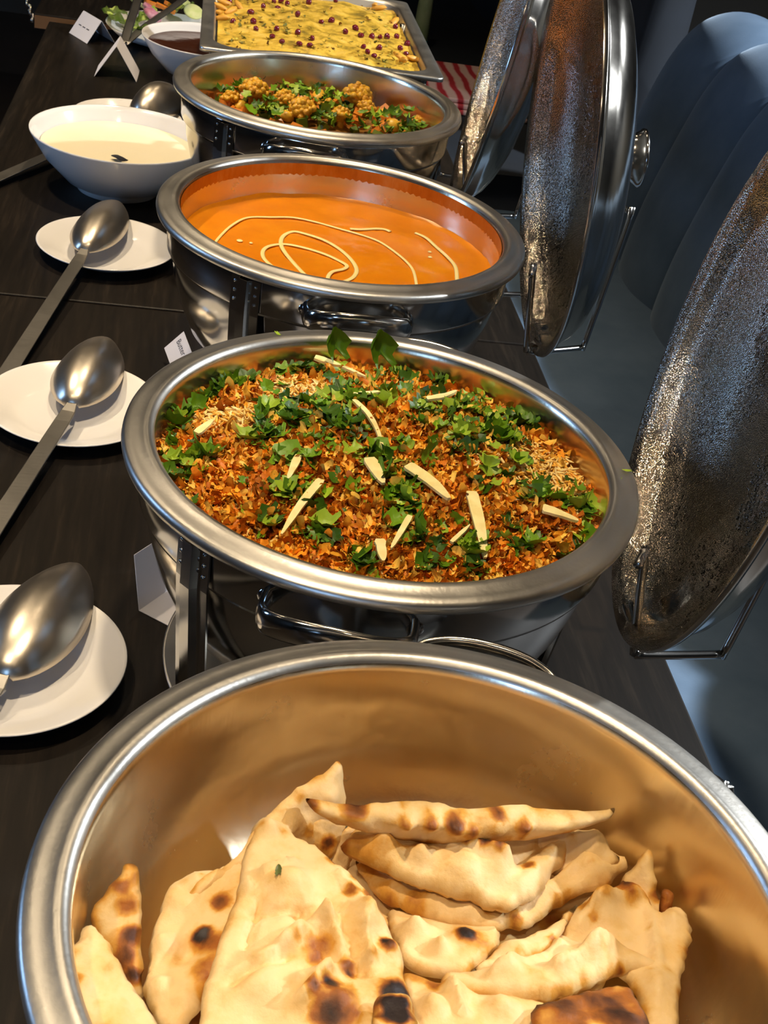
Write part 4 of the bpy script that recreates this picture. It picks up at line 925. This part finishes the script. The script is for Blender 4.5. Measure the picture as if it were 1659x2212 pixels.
# ================================================================== plates, bowls, spoons
def plate(x, y, label, r=.095):
    t = G().lathe([(0, .004), (.055, .004), (.062, .0055), (.072, .0105), (r - .004, .0185), (r - .001, .0198), (r, .0188), (r - .003, .0165), (.074, .0085), (.063, .002), (.058, 0), (.050, 0), (.049, .002), (0, .002)], 96).obj('plate', M['china'], loc=(x, y, TOP))
    return tag(t, label, 'plate', 'white plates under the serving spoons')
plate(-.117, .832, 'white plate beside the naan and rice dishes, nearest the camera')
plate(-.108, 1.260, 'white plate beside the rice dish, second from the camera')
plate(-.107, 1.712, 'white plate beside the orange curry, third from the camera')
plate(-.115, 2.285, 'white plate mostly hidden behind the bowl of cream sauce')
def spoon(head_tip, neck, end, z_head, z_end, W, label, L=None, dome=.020, tilt=0.):
    """serving spoon lying face down: egg-shaped shell, then a flat handle with a slot"""
    n = Vector((neck[0], neck[1], 0)); tp = Vector((head_tip[0], head_tip[1], 0)); en = Vector((end[0], end[1], 0))
    ax = (tp - n); L = ax.length; ax.normalize(); sd = Vector((-ax.y, ax.x, 0))
    t = thing('serving_spoon', label, 'spoon', (n.x, n.y, RIM + z_head), 0, 'serving spoons resting on plates')
    v = []; f = []; nu, nv = 22, 16; th = .0011
    def shape(u, s):
        wd = W / 2 * (math.sin(PI * min(max(u, 0), 1) ** .84) ** .60)            # wider toward the tip
        h = dome * (math.sin(PI * min(max(u, .0), 1) ** .84) ** .70) * (1 - abs(s) ** 2.4)
        return wd * s, h
    for side in (0, 1):
        for i in range(nu + 1):
            u = .012 + .976 * i / nu
            for j in range(nv + 1):
                s = j / nv * 2 - 1; y, h = shape(u, s)
                q = ax * (u * L) + sd * (y * (1 - .02 * side)) + Vector((0, 0, h - side * th + .004 + tilt * u * L))
                v.append(q)
    k = (nu + 1) * (nv + 1)
    for i in range(nu):
        for j in range(nv):
            a = i * (nv + 1) + j; f.append((a, a + nv + 1, a + nv + 2, a + 1)); f.append((k + a, k + a + 1, k + a + nv + 2, k + a + nv + 1))
    def strip(a, b_): f.append((a, b_, k + b_, k + a))
    for i in range(nu):
        a = i * (nv + 1); strip(a + nv + 1, a); a = i * (nv + 1) + nv; strip(a, a + nv + 1)
    for j in range(nv): strip(j, j + 1); a = nu * (nv + 1) + j; strip(a + 1, a)
    G().add(v, f).obj('spoon_bowl', M['spoon'], t)
    # handle
    h = (en - n); HL = h.length; h.normalize(); hs = Vector((-h.y, h.x, 0)); dz = z_end - z_head
    st = [(-.014, .0045, .012), (-.004, .0055, .0075), (.010, .0075, .0045), (.03, .0085, .004)] + [(.03 + (HL - .03) * i / 6, .0085 + .0022 * i / 6, .004) for i in range(1, 7)]
    v = []; f = []
    for s_, wd, zz in st:
        zc = zz + dz * max(s_, 0) / HL
        for a_, c_ in ((-1, -.001), (1, -.001), (1, .001), (-1, .001)): v.append(h * s_ + hs * (wd * a_) + Vector((0, 0, zc + c_)))
    for i in range(len(st) - 1):
        for q in range(4): f.append((i * 4 + q, i * 4 + (q + 1) % 4, i * 4 + 4 + (q + 1) % 4, i * 4 + 4 + q))
    f += [(3, 2, 1, 0), tuple((len(st) - 1) * 4 + q for q in range(4))]
    hd = G().add(v, f).obj('spoon_handle', M['handle_steel'], t, smooth=False); bevel(hd, .0008, 2)
    zc = .004 + dz * (HL - .02) / HL
    g = G(); g.tube([h * (HL - .034) + Vector((0, 0, zc + .0006)), h * (HL - .014) + Vector((0, 0, zc + .0006))], .0032, 10, ry=.0008, up=(0, 0, 1)); g.obj('hanging_slot', M['ink'], t)
    return t
spoon((-.101, 1.848), (-.133, 1.655), (-.196, 1.270), -.219, -.2345, .072, 'serving spoon lying face down on the plate by the orange curry', dome=.030)
spoon((-.083, 1.405), (-.108, 1.236), (-.185, .885), -.219, -.2345, .076, 'serving spoon lying face down on the plate by the rice', dome=.030)
spoon((-.074, .955), (-.118, .795), (-.235, .46), -.219, -.2345, .080, 'serving spoon lying face down on the plate nearest the camera', dome=.029)
spoon((-.030, 2.405), (-.098, 2.272), (-.30, 1.905), -.219, -.2340, .086, 'serving spoon half hidden behind the bowl of cream sauce', dome=.045)
def bowl(x, y, r, h, label, fill, fill_name, fl, tilt=0):
    t = thing('serving_bowl', label, 'bowl', (x, y, TOP), 0)
    G().lathe([(0, .008), (r * .36, .009), (r * .55, h * .22), (r * .80, h * .58), (r * .955, h * .92), (r * .985, h), (r, h * 1.005), (r * .997, h * .97), (r * .84, h * .56), (r * .60, h * .18), (r * .46, .006), (r * .46, 0), (r * .40, 0), (r * .39, .004), (0, .004)], 96).obj('bowl_body', M['china'], t)
    rr = float(np.interp(fl, [.009, h * .22, h * .58, h * .92, h], [r * .36, r * .55, r * .80, r * .955, r * .985])) - .0006
    g = G(); v = []; f = []; nr, ns = 14, 72
    for i in range(nr + 1):
        for k in range(ns):
            a = 2 * PI * k / ns; q = rr * i / nr; v.append((q * math.cos(a), q * math.sin(a), fl + .0012 * nz(q * math.cos(a), q * math.sin(a), x, 24) + (.0012 if i == nr else 0)))
    for i in range(nr):
        for k in range(ns):
            l = (k + 1) % ns; f.append((i * ns + k, (i + 1) * ns + k, (i + 1) * ns + l, i * ns + l))
    g.add(v, f).obj(fill_name, fill, t)
    return t
bowl(-.110, 1.975, .134, .088, 'large white bowl of pale cream sauce on the left of the table', M['raita'], 'cream_sauce', .066)
bowl(.008, 2.640, .122, .078, 'white bowl of dark brown sauce beside the yellow-topped tray', M['tamarind'], 'brown_sauce', .062)
# dark reflection on the cream sauce, built as a solid bar
a = P(240, 331, -.172); b_ = P(268, 350, -.168)
o = G().tube([Vector((0, 0, 0)), Vector((.008, -.018, .004)), Vector((.016, -.034, .006))], .0065, 8, ry=.0014).obj('dark_reflection', M['navy'], loc=P(248, 336, -.169))
tag(o, 'black reflection shaped as a bar on the pale cream sauce', 'spoon')

# ================================================================== rectangular tray with yellow topping
X0, X1, Y0, Y1, ZT = -.001, .392, 2.092, 2.63, -.040
tr = thing('buffet_tray', 'rectangular steel buffet tray behind the vegetable dish', 'tray', ((X0 + X1) / 2, (Y0 + Y1) / 2, RIM + ZT))
hx, hy = (X1 - X0) / 2, (Y1 - Y0) / 2
def rrect(ix, rad, n=6):
    pts = []
    for sx, sy, a0 in ((1, 1, 0), (-1, 1, 90), (-1, -1, 180), (1, -1, 270)):
        for k in range(n + 1):
            a = math.radians(a0 + 90 * k / n); pts.append((sx * (hx - ix - rad) + rad * math.cos(a), sy * (hy - ix - rad) + rad * math.sin(a)))
    return pts
rings = [(0, .012, -.006), (0, .012, 0), (.001, .012, .001), (.020, .045, .001), (.023, .045, -.003), (.034, .05, -.075), (.044, .05, -.084), (.09, .03, -.085), (.09, .03, -.087), (.043, .05, -.087), (.032, .05, -.078), (.0215, .045, -.006), (.004, .012, -.003)]
v = []; f = []; n = len(rrect(0, .01))
for ix, rad, z in rings: v += [(x, y, z) for x, y in rrect(ix, rad)]
for i in range(len(rings)):
    j = (i + 1) % len(rings)
    for k in range(n): f.append((i * n + k, i * n + (k + 1) % n, j * n + (k + 1) % n, j * n + k))
f.append(tuple(7 * n + k for k in range(n)))
G().add(v, f).obj('tray_body', M['rimsteel'], tr)
for sx in (-1, 1):
    for sy, yy in ((-1, -hy + .05), (1, hy - .17)):
        G().tube([(sx * (hx - .026), yy, -.004), (sx * (hx - .022), yy, TOP - RIM - ZT)], .006, 8).obj('leg', M['wire'], tr)
mt, nt, b = newmat('yellow yoghurt topping')
vv = coords(nt); n1 = tex(nt, vv, 26, 6, .68); n2 = tex(nt, vv, 9, 3)
c1 = ramp(nt, n1, [(.28, (.06, .05, .010)), (.42, (.32, .20, .014)), (.52, (.58, .36, .035)), (.72, (.70, .48, .10))])
nt.links.new(c1, b.inputs['Base Color']); b.inputs['Roughness'].default_value = .5
bump(nt, b, n1, .6, .006)
def zt(x, y):
    return -.016 + .016 * max(0, 1 - (x / hx) ** 2) * max(0, 1 - (y / hy) ** 4) + .006 * nz(x, y, 3, 22) + .003 * nz(x, y, 8, 60)
nx, ny = 64, 84; v = []; f = []; ax_, ay_ = hx - .028, hy - .028
for j in range(ny + 1):
    for i in range(nx + 1):
        x, y = -ax_ + 2 * ax_ * i / nx, -ay_ + 2 * ay_ * j / ny
        c = max(0, abs(x) - (ax_ - .03)); d = max(0, abs(y) - (ay_ - .03))
        if c > 0 and d > 0 and math.hypot(c, d) > .03: k = .03 / math.hypot(c, d); x = math.copysign(ax_ - .03 + c * k, x); y = math.copysign(ay_ - .03 + d * k, y)
        v.append((x, y, zt(x, y)))
for j in range(ny):
    for i in range(nx): a = j * (nx + 1) + i; f.append((a, a + 1, a + nx + 2, a + nx + 1))
top = thing('chaat', 'yellow yoghurt-topped layered snack filling the rectangular tray', 'food', tr.location)
G().add(v, f).obj('yoghurt_layer', mt, top)
SEV = plain('golden crisps', (.62, .30, .03), .5)
SEEDM = plain('pomegranate', (.12, .005, .012), .12)
tl = Vector(tr.location)
def on_tray(px, py, dz):
    z = ZT
    for _ in range(5): q = P(px, py, z); z = ZT + zt(q.x - tl.x, q.y - tl.y) + dz
    return P(px, py, z)
k = 1 / 2.592
SEEDS = [(195, 8), (385, 35), (445, 8), (468, 48), (520, 20), (315, 68), (578, 78), (710, 122), (766, 115), (640, 12), (845, 178), (902, 157), (932, 198), (992, 205), (1038, 208), (1078, 205), (1132, 205), (578, 180), (436, 203), (490, 232), (588, 245), (645, 252), (946, 262), (1035, 268), (1006, 312), (1185, 300), (1152, 270), (970, 290), (1125, 150), (345, 160), (215, 120), (330, 122), (485, 5), (790, 4), (930, 20), (460, 160), (660, 214), (1190, 245)]
sv, sf = lump(5, .0062, .0052, .0048, .15, 2, 8, 6); sm = mesh('pomegranate_seed', sv, sf); sm.materials.append(SEEDM)
for a, b_ in SEEDS:
    q = on_tray(420 + a * k, b_ * k, .003); o = obj('pomegranate_seed', sm, loc=q, rot=(random.random() * 3, random.random() * 3, 0)); s = random.uniform(.8, 1.15); o.scale = (s, s, s)
    tag(o, 'dark red pomegranate seed on the yellow topping', 'pomegranate seed', 'pomegranate seeds on the yellow topping')
# crisps at the corners of the tray
for i, (a, b_) in enumerate(((150, 40), (140, 70), (155, 100), (205, 60), (250, 30), (170, 15), (1010, 30), (1030, 45), (1120, 120), (1150, 320), (1230, 330), (1170, 335))):
    q = on_tray(420 + a * k, b_ * k, .004); v, f = lump(30 + i, .016, .006, .005, .3, 2)
    o = G().add(v, f).obj('golden_crisp', SEV, loc=q, rot=(0, .3, i * 1.3)); tag(o, 'golden fried crisp in the far left corner of the tray' if i < 6 else 'golden fried crisp by the right wall of the tray, far half' if i < 9 else 'golden fried crisp in the near right corner of the tray', 'crisp', 'golden crisps in the tray')
sp = []
for i in range(420):
    q = on_tray(random.choice((random.uniform(440, 940), random.gauss(500, 40), random.gauss(650, 60), random.gauss(850, 40))), random.uniform(-30, 150), .002)
    if abs(q.x - tl.x) < ax_ - .01 and abs(q.y - tl.y) < ay_ - .01: sp.append(q - tl)
n = len(sp); o = scatter('spice_crumbs', SHREDS + FLAKES[:3], [tuple(q) for q in sp], tiltm(n, .4), RNG.uniform(.3, .9, n), pick([(.10, .10, .02), (.30, .22, .03), (.20, .10, .02), (.42, .34, .05)], n, .3), M['bits'], top); o['kind'] = 'stuff'

# ================================================================== salad dish, tongs
sx, sy = -.095, 2.95
sd_ = thing('salad_dish', 'round shallow dish under the salad at the top left', 'dish', (sx, sy, TOP))
sd_.location = (-.065, 2.905, TOP)
so = Vector(sd_.location)
G().lathe([(0, .006), (.09, .006), (.115, .012), (.135, .026), (.137, .026), (.118, .009), (.092, 0), (0, 0)], 64).obj('dish_body', M['china'], sd_)
# this dish stands on the joint of two tables
LET = plain('lettuce', (.52, .60, .14), .45, var=(30, (.24, .40, .04))); CUC = plain('cucumber', (.55, .60, .20), .4, var=(60, (.66, .66, .30))); RON = plain('red onion', (.42, .10, .16), .4, var=(50, (.62, .36, .40)))
LEMON = plain('lemon', (.70, .58, .10), .4)
SAL = [('lettuce_leaf', LET, 262, 44, .080, 'pale lettuce leaf at the left of the salad'), ('lettuce_leaf', LET, 248, 26, .07, 'small lettuce leaf at the far left of the salad'), ('lettuce_leaf', LET, 302, 62, .070, 'darker lettuce leaf at the near edge of the salad'), ('lettuce_leaf', LET, 388, 18, .07, 'lettuce leaf behind the tong arm in the salad'), ('lettuce_leaf', LET, 315, 34, .07, 'lettuce leaf between the tong arms')]
for i, (nm, mat, a, b_, s, lab) in enumerate(SAL):
    q = P(a, b_, -.20); v = []; f = []; na, nb_ = 9, 9
    for side in (1, -1):
        for i2 in range(na):
            for j2 in range(nb_):
                u, w_ = i2 / (na - 1) - .5, j2 / (nb_ - 1) - .5; rr = 1 - .35 * (abs(u) * abs(w_) * 4)
                x, y = u * s * rr, w_ * s * .8 * rr
                v.append((x, y, .010 * nz(x, y, i, 70) + .006 * nz(x, y, i + 3, 150) + side * .0006 + .25 * x * x / s))
    for i2 in range(na - 1):
        for j2 in range(nb_ - 1):
            a_ = i2 * nb_ + j2; f.append((a_, a_ + nb_, a_ + nb_ + 1, a_ + 1)); c = na * nb_; f.append((c + a_, c + a_ + 1, c + a_ + nb_ + 1, c + a_ + nb_))
    o = G().add(v, f).obj(nm, mat, loc=q, rot=(.2 * (i - 2), .3, i * 1.1)); tag(o, lab, 'lettuce')
for i, (a, b_, lab) in enumerate(((418, 25, 'round pale cucumber slice at the right of the salad'), (405, 10, 'cucumber slice behind the round pale one'), (300, 8, 'cucumber slice at the top of the salad'))):
    o = G().lathe([(0, .002), (.020, .002), (.022, .001), (.022, -.001), (.020, -.002), (0, -.002)], 24).obj('cucumber_slice', CUC, loc=P(a, b_, -.195), rot=(.5, .2, i)); tag(o, lab, 'cucumber')
for i, (a, b_, lab) in enumerate(((358, 18, 'orange carrot stick beside the onion in the salad'), (330, 8, 'orange carrot stick at the top of the salad'), (362, 8, 'short carrot stick right of the onion'))):
    o = G().box((-.022, -.004, -.004), (.022, .004, .004)).obj('carrot_stick', CARROT, loc=P(a, b_, -.19), rot=(.2, .3, .7 * i), smooth=False); bevel(o, .001); tag(o, lab, 'carrot')
for i, (a, b_, lab) in enumerate(((330, 32, 'purple red onion petal in the middle of the salad'), (322, 18, 'pale pink onion petal above the purple one'))):
    v, f = lump(60 + i, .022, .016, .008, .25, 2); o = G().add(v, f).obj('onion_petal', RON, loc=P(a, b_, -.192), rot=(.4, .5, i)); tag(o, lab, 'red onion')
tg = thing('salad_tongs', 'steel salad tongs with spread arms reaching into the salad', 'tongs', P(268, 96, -.210))
t0 = Vector(tg.location)
for a, b_, z in ((303, -20, -.165), (420, -20, -.165)):
    e_ = P(a, b_, z) - t0; pth = [Vector((0, 0, 0)), e_ * .3 + Vector((0, 0, .004)), e_ * .65, e_]
    G().tube(smooth_path(pth, 4), .0095, 8, ry=.0015, up=(0, 0, 1)).obj('tong_arm', M['handle_steel'], tg)
G().tube([(-.006, 0, 0), (.006, 0, 0)], .006, 8).obj('hinge', M['steel'], tg)

# ================================================================== paper tents and cards
def slab(pts, th, name, mat, parent=None, o0=None):
    """thin card through three/four corner points"""
    pts = [Vector(p) for p in pts]; o0 = o0 if o0 is not None else Vector((0, 0, 0)); n = (pts[1] - pts[0]).cross(pts[-1] - pts[0]).normalized() * th / 2
    k_ = len(pts); v = [p - o0 + n for p in pts] + [p - o0 - n for p in pts]
    f = [tuple(range(k_)), tuple(range(2 * k_ - 1, k_ - 1, -1))] + [(i, i + k_, (i + 1) % k_ + k_, (i + 1) % k_) for i in range(k_)]
    return G().add(v, f).obj(name, mat, parent, smooth=False)
Tz = TOP - RIM
def tent(label, base, yaw, L, H, spread):
    t = thing('tent_card', label, 'card', (base[0], base[1], TOP), yaw)
    for s in (-1, 1): slab([(-L / 2, s * spread, .0006), (L / 2, s * spread, .0006), (L / 2, s * .0004, H), (-L / 2, s * .0004, H)], .0006, 'card_panel', M['paper'], t)
    return t
c1 = tent('folded white tent card on the far left corner of the table', (-.224, 2.838), -1.01, .080, .045, .032)
for i in range(3):
    slab([(-.026 + .017 * i, -.0222 - .0007, .0135), (-.014 + .017 * i, -.0222 - .0007, .0135), (-.014 + .017 * i, -.0160 - .0007, .0225), (-.026 + .017 * i, -.0160 - .0007, .0225)], .0002, 'printed_mark', M['ink'], c1)
tent('folded white tent card seen end on below the salad tongs', (-.155, 2.600), 1.55, .080, .062, .040)
# standing card behind the left of the rice dish
cb = thing('label_card', 'blank white card standing behind the rice dish at its left', 'card', (-.017, .924, TOP))
d = Vector((.60, .80, 0)); up = Vector((-.18, .14, .97)).normalized()
slab([(0, 0, .0005), d * .085 + Vector((0, 0, .0005)), d * .085 + up * .055, up * .055 + d * .004], .0006, 'card_panel', M['paper'], cb)
slab([(0, 0, .0005), d * .085 + Vector((0, 0, .0005)), d * .085 + Vector((.030, -.022, .0008)), Vector((.030, -.022, .0008))], .0006, 'card_panel', M['paper'], cb)
# card with the dish's name leaning by the orange curry's dish
A = P(355, 752, Tz + .016); B = P(397, 716, Tz + .040); 
best = None
for i in range(200):
    z = Tz + .001 + .05 * i / 200; C_ = P(421, 778, z); s = abs((A - B).normalized().dot((C_ - B).normalized()))
    if best is None or s < best[0]: best = (s, C_)
C_ = best[1]
ca = thing('label_card', 'white card printed Butter Chicken at the left of the orange curry', 'card', A)
e1 = (C_ - B).normalized(); e2 = (A - B); e2 = (e2 - e1 * e2.dot(e1)); hl = e2.length; e2.normalize(); nn = e1.cross(e2)
if nn.dot(B - CAM) > 0: nn = -nn
slab([B, B + e1 * .085, B + e1 * .085 + e2 * hl, B + e2 * hl], .0006, 'card_panel', M['paper'], ca, A)
fc = bpy.data.curves.new('printed_text', 'FONT'); fc.body = 'Butter Chicken'; fc.size = .0105; fc.align_x = 'LEFT'
fo_ = bpy.data.objects.new('printed_text', fc); COL.objects.link(fo_); fc.materials.append(M['ink'])
yax = nn.cross(e1)
fo_.matrix_world = Matrix(((e1.x, yax.x, nn.x, 0), (e1.y, yax.y, nn.y, 0), (e1.z, yax.z, nn.z, 0), (0, 0, 0, 1)))
fo_.parent = ca
fo_.location = (B + e1 * .006 + e2 * (.014 if e2.dot(yax) < 0 else .004) + nn * .0005) - A
bpy.context.view_layer.update()
tm = bpy.data.meshes.new_from_object(fo_.evaluated_get(bpy.context.evaluated_depsgraph_get()))
lm_ = fo_.matrix_basis.copy(); bpy.data.objects.remove(fo_)
fo_ = obj('printed_text', tm, M['ink'], ca); fo_.matrix_basis = lm_
# small white slip below the orange curry's handle
o = slab([P(585, 700, Tz + .012), P(612, 712, Tz + .012), P(612, 760, Tz + .004), P(585, 750, Tz + .004)], .0006, 'paper_slip', M['paper'])
tag(o, 'small white paper slip under the handle of the orange curry dish', 'paper')

# ================================================================== odds and ends beyond
q = P(896, 104, -.538)
GREEN = plain('pale green plastic', (.36, .48, .26), .4, var=(20, (.45, .56, .34))); TURQ = plain('turquoise base', (.10, .42, .40), .4)
bt = thing('bottle', 'pale green bottle standing on the bench beyond the yellow-topped tray', 'bottle', (q.x + .012, q.y, .4535))
G().lathe([(0, .02), (.024, .02), (.026, .03), (.025, .12), (.022, .19), (.014, .225), (.012, .24), (.012, .255), (0, .255)], 32).obj('bottle_body', GREEN, bt)
G().lathe([(0, 0), (.021, 0), (.025, .006), (.0262, .03), (.0255, .031), (0, .031)], 32).obj('bottle_base', TURQ, bt)
G().lathe([(0, .255), (.014, .255), (.014, .272), (0, .274)], 20).obj('cap', TURQ, bt)
PINK = None
m, nt, b = newmat('pink striped cloth'); vv = coords(nt); wv = N(nt, 'ShaderNodeTexWave'); wv.inputs['Scale'].default_value = 7; wv.inputs['Distortion'].default_value = 2.5; nt.links.new(vv, wv.inputs['Vector'])
nt.links.new(ramp(nt, wv.outputs[0], [(.2, (.42, .02, .03)), (.45, (.62, .28, .28)), (.7, (.66, .45, .40))]), b.inputs['Base Color']); b.inputs['Roughness'].default_value = .7
q = P(1000, 195, -.52)
cl = thing('folded_cloth', 'pink and red striped folded cloth on the bench seat beyond the lids', 'cloth', (q.x, q.y, .456))
for i in range(3):
    o = bevel(G().box((-.16 + .008 * i, -.22 + .01 * i, .014 * i), (.16 - .006 * i, .22 - .008 * i, .014 * i + .013)).obj('cloth_layer', m, cl, smooth=False), .005, 3)

# the speck settles on the bread
dg = bpy.context.evaluated_depsgraph_get()
d = ray(603, 1883)
hit, loc, nrm, _, ob, _ = SC.ray_cast(dg, CAM + d * .3, d.normalized())
if hit: speck.location = loc + nrm * .0004; speck.rotation_euler = nrm.to_track_quat('Z', 'Y').to_euler()
